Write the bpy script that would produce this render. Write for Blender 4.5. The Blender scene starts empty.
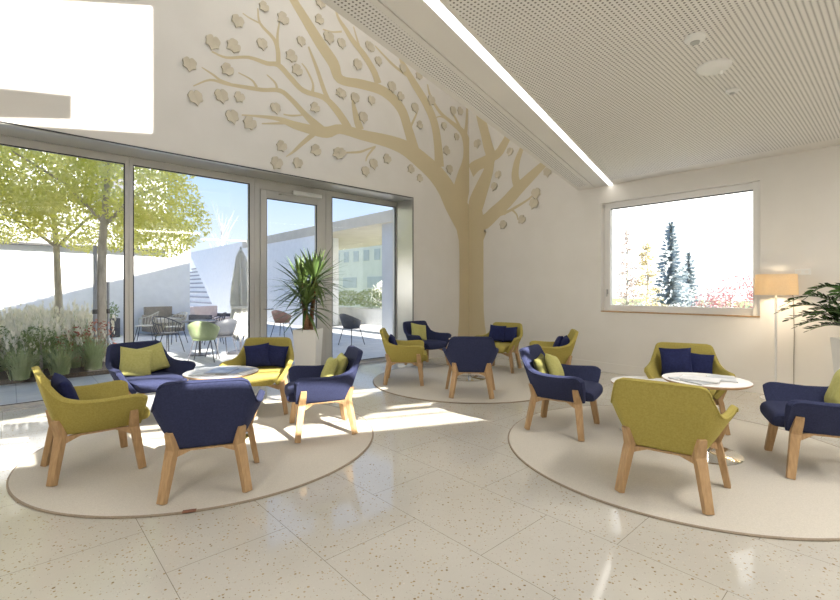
import bpy, bmesh, math, random
from mathutils import Vector, Matrix
random.seed(7)
sc = bpy.context.scene
col = sc.collection
PI = math.pi

# ------------------------------------------------------------------ materials
def nodes_of(name):
    m = bpy.data.materials.new(name); m.use_nodes = True
    nt = m.node_tree; b = nt.nodes['Principled BSDF']
    return m, nt, b
def N(nt, kind, **kw):
    n = nt.nodes.new(kind)
    for k, v in kw.items():
        if k in n.inputs: n.inputs[k].default_value = v
        else: setattr(n, k, v)
    return n
def mapped(nt, scale=(1,1,1), rot=0.0, coord='Object'):
    tc = N(nt, 'ShaderNodeTexCoord'); mp = N(nt, 'ShaderNodeMapping')
    mp.inputs['Scale'].default_value = scale; mp.inputs['Rotation'].default_value = (0,0,rot)
    nt.links.new(tc.outputs[coord], mp.inputs['Vector'])
    return mp.outputs['Vector']
def ramp(nt, fac, stops, interp='LINEAR'):
    r = N(nt, 'ShaderNodeValToRGB'); r.color_ramp.interpolation = interp
    e = r.color_ramp.elements
    while len(e) < len(stops): e.new(0.5)
    for i, (p, c) in enumerate(stops):
        e[i].position = p; e[i].color = (*c, 1)
    nt.links.new(fac, r.inputs['Fac'])
    return r.outputs['Color']
def mix(nt, fac, a, b, blend='MIX'):
    m = N(nt, 'ShaderNodeMix', data_type='RGBA', blend_type=blend)
    for sock, v in ((m.inputs[0], fac), (m.inputs[6], a), (m.inputs[7], b)):
        if hasattr(v, 'is_output'): nt.links.new(v, sock)
        elif isinstance(v, tuple): sock.default_value = (*v, 1)
        else: sock.default_value = v
    return m.outputs[2]
def bump(nt, b, height, strength=0.2, dist=0.01):
    bp = N(nt, 'ShaderNodeBump'); bp.inputs['Strength'].default_value = strength; bp.inputs['Distance'].default_value = dist
    nt.links.new(height, bp.inputs['Height']); nt.links.new(bp.outputs['Normal'], b.inputs['Normal'])
def noisy(name, c1, c2, scale=8, rough=0.6, bumps=0.0, metal=0.0, spec=0.5, stretch=(1,1,1), detail=4, dist=0.004, sheen=0.0):
    m, nt, b = nodes_of(name)
    v = mapped(nt, stretch)
    n = N(nt, 'ShaderNodeTexNoise', Scale=scale, Detail=detail)
    nt.links.new(v, n.inputs['Vector'])
    nt.links.new(ramp(nt, n.outputs['Fac'], [(0.3, c1), (0.7, c2)]), b.inputs['Base Color'])
    b.inputs['Roughness'].default_value = rough; b.inputs['Metallic'].default_value = metal
    b.inputs['Specular IOR Level'].default_value = spec
    if sheen:
        b.inputs['Sheen Weight'].default_value = sheen; b.inputs['Sheen Roughness'].default_value = 0.4
        b.inputs['Sheen Tint'].default_value = (*[min(1, x*2.5+0.1) for x in c2], 1)
    if bumps: bump(nt, b, n.outputs['Fac'], bumps, dist)
    return m
M = {}
WALL1, WALL2 = (0.72,0.695,0.65), (0.75,0.725,0.685)
M['wall'] = noisy('wall_paint', WALL1, WALL2, 2.5, 0.75, 0.02)
M['ceil'] = noisy('ceiling_paint', (0.76,0.735,0.69), (0.79,0.765,0.72), 2, 0.7)
M['white_ext'] = noisy('white_render', (0.80,0.80,0.79), (0.86,0.86,0.85), 5, 0.9, 0.03)
M['grey_ext'] = noisy('grey_cladding', (0.48,0.49,0.50), (0.55,0.56,0.57), 1.5, 0.7)
M['beige_ext'] = noisy('beige_fascia', (0.55,0.50,0.41), (0.62,0.57,0.47), 2, 0.8)
M['alu'] = noisy('anodised_aluminium', (0.545,0.535,0.51), (0.57,0.56,0.535), 2, 0.38, 0, 0.25, 0.5, (1,1,1))
M['reveal'] = noisy('reveal_metal', (0.48,0.475,0.44), (0.51,0.505,0.47), 1, 0.25, 0, 0.5)
M['dark'] = noisy('dark_gasket_and_gap', (0.02,0.02,0.022), (0.03,0.03,0.032), 5, 0.5)
M['white_frame'] = noisy('white_frame_lacquer', (0.78,0.77,0.75), (0.81,0.80,0.78), 2, 0.4)
M['plastic'] = noisy('white_plastic', (0.75,0.75,0.73), (0.79,0.79,0.77), 6, 0.35)
M['grey_plastic'] = noisy('grey_plastic', (0.35,0.35,0.34), (0.4,0.4,0.39), 6, 0.4)
M['oak'] = noisy('oak_wood', (0.36,0.22,0.105), (0.50,0.33,0.17), 6, 0.45, 0.05, 0, 0.4, (9,9,1.2))
M['table_edge'] = noisy('beech_edge', (0.42,0.26,0.14), (0.52,0.34,0.19), 10, 0.45)
M['yellow'] = noisy('mustard_felt', (0.325,0.268,0.068), (0.40,0.335,0.095), 90, 0.9, 0.12, 0, 0.15, sheen=0.08)
M['navy'] = noisy('navy_felt', (0.027,0.032,0.073), (0.038,0.045,0.098), 90, 0.9, 0.12, 0, 0.15, sheen=0.10)
M['yellow_c'] = noisy('lime_cushion_fabric', (0.42,0.40,0.13), (0.50,0.48,0.18), 60, 0.85, 0.12, 0, 0.2, sheen=0.1)
M['navy_c'] = noisy('navy_cushion_fabric', (0.014,0.018,0.065), (0.022,0.028,0.095), 60, 0.85, 0.12, 0, 0.15, sheen=0.1)
M['olive_c'] = noisy('dark_olive_fabric', (0.10,0.10,0.03), (0.15,0.14,0.045), 60, 0.85, 0.12, 0, 0.25)
M['rug'] = noisy('rug_wool', (0.55,0.515,0.445), (0.64,0.60,0.525), 140, 0.95, 0.35, 0, 0.1)
M['rug_edge'] = noisy('rug_binding', (0.27,0.215,0.155), (0.33,0.27,0.20), 80, 0.9)
M['leather'] = noisy('brown_leather', (0.16,0.06,0.03), (0.22,0.09,0.045), 40, 0.6)
M['chrome'] = noisy('polished_steel', (0.62,0.62,0.60), (0.7,0.7,0.68), 3, 0.12, 0, 1.0)
M['table_top'] = noisy('white_laminate', (0.74,0.71,0.67), (0.78,0.75,0.71), 3, 0.22)
M['paper'] = noisy('white_paper', (0.75,0.76,0.77), (0.82,0.82,0.82), 6, 0.6)
M['paper_blue'] = noisy('blue_print', (0.07,0.11,0.26), (0.34,0.40,0.52), 9, 0.35, detail=1)
M['paper_grey'] = noisy('grey_print', (0.30,0.33,0.35), (0.62,0.63,0.63), 9, 0.4, detail=1)
M['pot'] = noisy('white_planter', (0.74,0.73,0.70), (0.78,0.77,0.74), 3, 0.35)
M['soil'] = noisy('soil', (0.05,0.035,0.025), (0.10,0.07,0.05), 40, 0.95, 0.6)
M['cane'] = noisy('yucca_bark', (0.17,0.085,0.045), (0.33,0.19,0.11), 22, 0.9, 0.5, 0, 0.3, (1,1,3), dist=0.01)
M['yucca'] = noisy('yucca_leaf', (0.05,0.10,0.028), (0.17,0.24,0.07), 4, 0.4)
M['zz'] = noisy('zz_leaf', (0.018,0.05,0.016), (0.06,0.12,0.03), 6, 0.22)
M['zz_stem'] = noisy('zz_stem', (0.06,0.12,0.035), (0.09,0.16,0.05), 6, 0.4)
def leafy(name, c1, c2, scale, transl):
    m = noisy(name, c1, c2, scale, 0.6); nt = m.node_tree; b = nt.nodes['Principled BSDF']; out = nt.nodes['Material Output']
    tr = N(nt, 'ShaderNodeBsdfTranslucent'); nt.links.new(b.inputs['Base Color'].links[0].from_socket, tr.inputs['Color'])
    ms = N(nt, 'ShaderNodeMixShader'); ms.inputs[0].default_value = transl
    nt.links.new(b.outputs[0], ms.inputs[1]); nt.links.new(tr.outputs[0], ms.inputs[2]); nt.links.new(ms.outputs[0], out.inputs['Surface'])
    return m
M['foliage'] = leafy('yellow_green_leaves', (0.66,0.68,0.13), (0.97,0.93,0.46), 2.4, 0.5)
M['bark'] = noisy('tree_bark', (0.34,0.30,0.25), (0.55,0.50,0.43), 14, 0.9, 0.4, stretch=(1,1,0.3))
M['stake'] = noisy('grey_stake', (0.25,0.26,0.30), (0.32,0.33,0.36), 5, 0.7)
M['grass'] = noisy('grass_blades', (0.22,0.30,0.12), (0.48,0.53,0.28), 3, 0.7)
M['plume'] = noisy('pale_plumes', (0.70,0.67,0.56), (0.88,0.85,0.76), 3, 0.9)
M['shrub'] = noisy('green_shrub', (0.13,0.20,0.07), (0.27,0.34,0.14), 4, 0.6)
M['redshrub'] = noisy('russet_leaves', (0.30,0.08,0.06), (0.48,0.20,0.13), 4, 0.6)
M['crimson'] = noisy('crimson_leaves', (0.62,0.22,0.25), (0.82,0.50,0.50), 3, 0.6)
M['spruce'] = noisy('blue_spruce_needles', (0.30,0.35,0.37), (0.48,0.54,0.57), 2, 0.8)  # plants beyond the window: washed-out glare is put into these paled colours
M['amber'] = noisy('amber_needles', (0.68,0.56,0.30), (0.82,0.72,0.45), 2, 0.7)
M['pinkish'] = noisy('pale_russet_twigs', (0.66,0.52,0.49), (0.78,0.66,0.63), 2, 0.8)
M['rust'] = noisy('rust_leaves', (0.45,0.23,0.10), (0.60,0.36,0.20), 2, 0.8)
M['greytwig'] = noisy('grey_twigs', (0.50,0.53,0.53), (0.66,0.69,0.69), 2, 0.8)
M['lawn'] = noisy('lawn', (0.16,0.20,0.08), (0.26,0.29,0.13), 0.8, 0.95)
M['mural'] = noisy('mural_paint', (0.59,0.51,0.335), (0.63,0.545,0.36), 1.5, 0.8)
M['mural_leaf'] = noisy('mural_leaf_card', (0.57,0.515,0.40), (0.615,0.56,0.445), 5, 0.7)
M['canvas'] = noisy('parasol_canvas', (0.74,0.73,0.69), (0.83,0.82,0.78), 3, 0.9, 0.1)
M['wire_dark'] = noisy('dark_powder_coat', (0.05,0.05,0.06), (0.07,0.07,0.085), 8, 0.5)
M['wire_beige'] = noisy('beige_weave', (0.45,0.42,0.36), (0.56,0.53,0.46), 30, 0.8, 0.2)
M['shell_green'] = noisy('sage_shell', (0.30,0.37,0.19), (0.35,0.42,0.23), 4, 0.5)
M['shell_dark'] = noisy('charcoal_shell', (0.06,0.065,0.08), (0.09,0.095,0.11), 4, 0.5)
M['shell_red'] = noisy('terracotta_shell', (0.30,0.16,0.12), (0.37,0.21,0.16), 6, 0.6)
M['sofa_pink'] = noisy('pale_pink_cushion', (0.62,0.50,0.47), (0.70,0.58,0.55), 8, 0.9)
M['gold'] = noisy('brass', (0.45,0.35,0.2),(0.5,0.4,0.24), 5, 0.3, 0, 1.0)
M['cord'] = noisy('grey_cord', (0.22,0.19,0.15), (0.28,0.24,0.19), 9, 0.6)

def terrazzo():
    m, nt, b = nodes_of('terrazzo')
    v = mapped(nt)
    base = N(nt, 'ShaderNodeTexNoise', Scale=1.1, Detail=3); nt.links.new(v, base.inputs['Vector'])
    c = ramp(nt, base.outputs['Fac'], [(0.3,(0.50,0.475,0.415)), (0.7,(0.58,0.555,0.49))])
    for scale, thr, ca, cb in ((95, 0.17, (0.62,0.60,0.55),(0.33,0.30,0.25)), (62, 0.20, (0.33,0.24,0.13),(0.60,0.56,0.49)), (44, 0.15, (0.24,0.17,0.09),(0.46,0.36,0.22))):
        vo = N(nt, 'ShaderNodeTexVoronoi', Scale=scale, Randomness=1.0); nt.links.new(v, vo.inputs['Vector'])
        sep = N(nt, 'ShaderNodeSeparateColor'); nt.links.new(vo.outputs['Color'], sep.inputs[0])
        lim = N(nt, 'ShaderNodeMath', operation='MULTIPLY'); nt.links.new(sep.outputs[0], lim.inputs[0]); lim.inputs[1].default_value = thr*2.0
        lt = N(nt, 'ShaderNodeMath', operation='LESS_THAN'); nt.links.new(vo.outputs['Distance'], lt.inputs[0]); nt.links.new(lim.outputs[0], lt.inputs[1])
        gate = N(nt, 'ShaderNodeMath', operation='GREATER_THAN'); nt.links.new(sep.outputs[2], gate.inputs[0]); gate.inputs[1].default_value = 0.45
        mul = N(nt, 'ShaderNodeMath', operation='MULTIPLY'); nt.links.new(lt.outputs[0], mul.inputs[0]); nt.links.new(gate.outputs[0], mul.inputs[1])
        chip = mix(nt, sep.outputs[1], ca, cb)
        c = mix(nt, mul.outputs[0], c, chip)
    # joints: square slabs 0.61 m in offset rows
    mp = N(nt, 'ShaderNodeMapping'); mp.inputs['Location'].default_value = (0.18, 6.71, 0)
    nt.links.new(v, mp.inputs['Vector'])
    br = N(nt, 'ShaderNodeTexBrick', offset=0.46, offset_frequency=2, squash=1.0)
    br.inputs['Scale'].default_value = 1.0; br.inputs['Mortar Size'].default_value = 0.0016
    br.inputs['Mortar Smooth'].default_value = 0.2
    br.inputs['Brick Width'].default_value = 0.92; br.inputs['Row Height'].default_value = 0.61
    nt.links.new(mp.outputs['Vector'], br.inputs['Vector'])
    c = mix(nt, br.outputs['Fac'], c, (0.24,0.21,0.17))
    nt.links.new(c, b.inputs['Base Color'])
    b.inputs['Roughness'].default_value = 0.075
    b.inputs['Specular IOR Level'].default_value = 0.5
    return m
M['terrazzo'] = terrazzo()

def perforated(name, rot):
    m, nt, b = nodes_of(name)
    v = mapped(nt, (1/0.03,1/0.03,1/0.03), rot)
    fr = N(nt, 'ShaderNodeVectorMath', operation='FRACTION'); nt.links.new(v, fr.inputs[0])
    sb = N(nt, 'ShaderNodeVectorMath', operation='SUBTRACT'); nt.links.new(fr.outputs[0], sb.inputs[0]); sb.inputs[1].default_value = (0.5,0.5,0.5)
    ml = N(nt, 'ShaderNodeVectorMath', operation='MULTIPLY'); nt.links.new(sb.outputs[0], ml.inputs[0]); ml.inputs[1].default_value = (1,1,0)
    ln = N(nt, 'ShaderNodeVectorMath', operation='LENGTH'); nt.links.new(ml.outputs[0], ln.inputs[0])
    lt = N(nt, 'ShaderNodeMath', operation='LESS_THAN'); nt.links.new(ln.outputs['Value'], lt.inputs[0]); lt.inputs[1].default_value = 0.235
    nt.links.new(mix(nt, lt.outputs[0], (0.80,0.78,0.745), (0.16,0.145,0.125)), b.inputs['Base Color'])
    b.inputs['Roughness'].default_value = 0.75
    return m
M['perf'] = perforated('perforated_panel', 0.0)
M['perf_strip'] = perforated('perforated_strip', -math.atan2(0.256,0.967))

def glass(name, tint=(0.985,0.99,0.985)):
    m = bpy.data.materials.new(name); m.use_nodes = True; nt = m.node_tree
    nt.nodes.clear()
    out = N(nt, 'ShaderNodeOutputMaterial'); t = N(nt, 'ShaderNodeBsdfTransparent'); g = N(nt, 'ShaderNodeBsdfGlossy')
    t.inputs['Color'].default_value = (*tint,1); g.inputs['Roughness'].default_value = 0.0
    no = N(nt, 'ShaderNodeTexNoise', Scale=0.6); v = mapped(nt); nt.links.new(v, no.inputs['Vector'])
    g.inputs['Color'].default_value = (0.95,0.97,0.97,1)
    f = N(nt, 'ShaderNodeFresnel'); f.inputs['IOR'].default_value = 1.5
    ms = N(nt, 'ShaderNodeMixShader')
    nt.links.new(f.outputs[0], ms.inputs[0]); nt.links.new(t.outputs[0], ms.inputs[1]); nt.links.new(g.outputs[0], ms.inputs[2])
    nt.links.new(ms.outputs[0], out.inputs['Surface'])
    return m
M['glass'] = glass('window_glass')
def emit(name, c, s):
    m, nt, b = nodes_of(name)
    b.inputs['Base Color'].default_value = (0.8,0.8,0.8,1)
    b.inputs['Emission Color'].default_value = (*c,1); b.inputs['Emission Strength'].default_value = s
    return m
M['led'] = emit('led_diffuser', (1.0,0.96,0.90), 4.0)
def shade_mat():
    m, nt, b = nodes_of('lamp_shade_fabric')
    v = mapped(nt); n = N(nt, 'ShaderNodeTexNoise', Scale=60); nt.links.new(v, n.inputs['Vector'])
    nt.links.new(ramp(nt, n.outputs['Fac'], [(0.3,(0.74,0.66,0.50)),(0.7,(0.80,0.72,0.56))]), b.inputs['Base Color'])
    b.inputs['Roughness'].default_value = 0.9
    tr = N(nt, 'ShaderNodeBsdfTranslucent'); tr.inputs['Color'].default_value = (0.85,0.70,0.45,1)
    ms = N(nt, 'ShaderNodeMixShader'); ms.inputs[0].default_value = 0.35
    out = nt.nodes['Material Output']
    nt.links.new(b.outputs[0], ms.inputs[1]); nt.links.new(tr.outputs[0], ms.inputs[2]); nt.links.new(ms.outputs[0], out.inputs['Surface'])
    return m
M['shade'] = shade_mat()
def paving():
    m, nt, b = nodes_of('terrace_paving')
    v = mapped(nt)
    n = N(nt, 'ShaderNodeTexNoise', Scale=3.0, Detail=5); nt.links.new(v, n.inputs['Vector'])
    c = ramp(nt, n.outputs['Fac'], [(0.3,(0.42,0.425,0.43)),(0.7,(0.50,0.50,0.495))])
    br = N(nt, 'ShaderNodeTexBrick', offset=0.5)
    br.inputs['Scale'].default_value = 1.0; br.inputs['Mortar Size'].default_value = 0.006
    br.inputs['Brick Width'].default_value = 0.9; br.inputs['Row Height'].default_value = 0.9
    nt.links.new(v, br.inputs['Vector'])
    nt.links.new(mix(nt, br.outputs['Fac'], c, (0.30,0.30,0.31)), b.inputs['Base Color'])
    b.inputs['Roughness'].default_value = 0.7
    return m
M['paving'] = paving()

# ------------------------------------------------------------------ object helpers
def mesh_obj(name, verts, faces, mat, parent=None, smooth=False, mats=None, fmats=None):
    me = bpy.data.meshes.new(name)
    me.from_pydata([tuple(v) for v in verts], [], faces); me.update()
    for mm in (mats or [mat]): me.materials.append(mm)
    if fmats:
        for p, k in zip(me.polygons, fmats): p.material_index = k
    if smooth:
        for p in me.polygons: p.use_smooth = True
    o = bpy.data.objects.new(name, me); col.objects.link(o)
    if parent: o.parent = parent
    return o
class MB:
    """collects shapes that end up as one mesh"""
    def __init__(s): s.v = []; s.f = []; s.k = []; s.cur = 0
    def add(s, vs, fs):
        n = len(s.v); s.v += [tuple(v) for v in vs]; s.f += [tuple(i+n for i in f) for f in fs]; s.k += [s.cur]*len(fs)
        return s
    def box(s, x0,x1,y0,y1,z0,z1):
        return s.add([(x0,y0,z0),(x1,y0,z0),(x1,y1,z0),(x0,y1,z0),(x0,y0,z1),(x1,y0,z1),(x1,y1,z1),(x0,y1,z1)],
            [(3,2,1,0),(4,5,6,7),(0,1,5,4),(1,2,6,5),(2,3,7,6),(3,0,4,7)])
    def prism(s, poly, z0, z1):
        n = len(poly)
        g = (lambda z,x,y: z(x,y) if callable(z) else z)
        vs = [(x,y,g(z0,x,y)) for x,y in poly] + [(x,y,g(z1,x,y)) for x,y in poly]
        fs = [tuple(range(n-1,-1,-1)), tuple(range(n,2*n))] + [(i,(i+1)%n,n+(i+1)%n,n+i) for i in range(n)]
        return s.add(vs, fs)
    def tube(s, pts, radii, seg=10, cap=True):
        pts = [Vector(p) for p in pts]
        if not isinstance(radii, (list,tuple)): radii = [radii]*len(pts)
        rings = []; up = None
        for i, p in enumerate(pts):
            d = (pts[min(i+1,len(pts)-1)] - pts[max(i-1,0)]).normalized()
            if up is None:
                up = Vector((0,0,1)) if abs(d.z) < 0.9 else Vector((1,0,0))
            a = d.cross(up).normalized(); bb = a.cross(d).normalized(); up = bb
            rings.append([p + radii[i]*(a*math.cos(2*PI*k/seg)+bb*math.sin(2*PI*k/seg)) for k in range(seg)])
        vs = [v for r in rings for v in r]; fs = []
        for i in range(len(pts)-1):
            for k in range(seg):
                fs.append((i*seg+k, i*seg+(k+1)%seg, (i+1)*seg+(k+1)%seg, (i+1)*seg+k))
        if cap:
            fs.append(tuple(range(seg-1,-1,-1))); fs.append(tuple((len(pts)-1)*seg+k for k in range(seg)))
        return s.add(vs, fs)
    def lathe(s, prof, seg=40, c=(0,0,0)):
        vs = []; fs = []; n = len(prof)
        for k in range(seg):
            a = 2*PI*k/seg
            for r, z in prof: vs.append((c[0]+r*math.cos(a), c[1]+r*math.sin(a), c[2]+z))
        for k in range(seg):
            for i in range(n-1):
                fs.append((k*n+i, ((k+1)%seg)*n+i, ((k+1)%seg)*n+i+1, k*n+i+1))
        return s.add(vs, fs)
    def disc(s, r0, r1, z0, z1, seg=48, c=(0,0,0)):   # solid disc (frustum)
        return s.lathe([(0.0001,z0),(r0,z0),(r1,z1),(0.0001,z1)], seg, c)
    def board(s, pts, w, t, xdir):
        """flat board swept along pts; w = widths along xdir, t = thickness"""
        pts = [Vector(p) for p in pts]; xd = Vector(xdir).normalized(); vs = []; fs = []
        for i, p in enumerate(pts):
            d = (pts[min(i+1,len(pts)-1)] - pts[max(i-1,0)]).normalized()
            x = (xd - d*xd.dot(d)).normalized(); y = d.cross(x).normalized()
            ww = w[i]/2; tt = t[i]/2
            vs += [p-x*ww-y*tt, p+x*ww-y*tt, p+x*ww+y*tt, p-x*ww+y*tt]
        for i in range(len(pts)-1):
            for k in range(4): fs.append((i*4+k, i*4+(k+1)%4, (i+1)*4+(k+1)%4, (i+1)*4+k))
        fs.append((3,2,1,0)); n = (len(pts)-1)*4; fs.append((n,n+1,n+2,n+3))
        return s.add(vs, fs)
    def build(s, name, mat, parent=None, smooth=False, mats=None, bevel=0, loc=None):
        o = mesh_obj(name, s.v, s.f, mat, parent, smooth, mats, s.k if mats else None)
        bm = bmesh.new(); bm.from_mesh(o.data)
        if bevel: bmesh.ops.bevel(bm, geom=[e for e in bm.edges if e.calc_face_angle(0) > 0.6], offset=bevel, segments=2, profile=0.6, affect='EDGES')
        bmesh.ops.recalc_face_normals(bm, faces=bm.faces); bm.to_mesh(o.data); bm.free()
        if smooth: 
            try: o.data.set_sharp_from_angle(angle=math.radians(40))
            except Exception: pass
        if loc: o.location = loc
        return o
def tag(o, label, cat, group=None):
    o['label'] = label; o['category'] = cat
    if group: o['group'] = group
    return o
def struct(o): o['kind'] = 'structure'; return o
def thing(name, label, cat, loc=(0,0,0), rz=0.0, group=None):
    o = bpy.data.objects.new(name, None); col.objects.link(o); o.empty_display_size = 0.1
    o.location = loc; o.rotation_euler = (0,0,rz)
    return tag(o, label, cat, group)
def copy_tree(o, parent=None):
    c = o.copy(); col.objects.link(c)
    if parent: c.parent = parent
    for ch in [x for x in o.children]: copy_tree(ch, c)
    return c
def baked(o):
    """freeze the modifiers into the mesh"""
    dg = bpy.context.evaluated_depsgraph_get()
    me = bpy.data.meshes.new_from_object(o.evaluated_get(dg))
    o.modifiers.clear(); o.data = me
    for p in me.polygons: p.use_smooth = True
    return o
SUN_E = 18.0; SKY_E = 1.15; EXPO = 0.14
HALL_FILL = [(2.0,-4.6,7,'added unseen fill panel under the pitched roof, nearer the rear wall'),(1.6,-2.0,7,'added unseen fill panel under the pitched roof above the painted tree')]  # unseen panels added as fill light for the tall part
LOW_FILL = [(5.5,-9.2,44,'added unseen fill panel under the low ceiling, furthest from the window'),(6.9,-3.9,44,'added unseen fill panel under the low ceiling, middle one of three'),(8.0,-1.9,44,'added unseen fill panel under the low ceiling, nearest the window')]  # unseen panels added to brighten the room below the low ceiling
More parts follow.
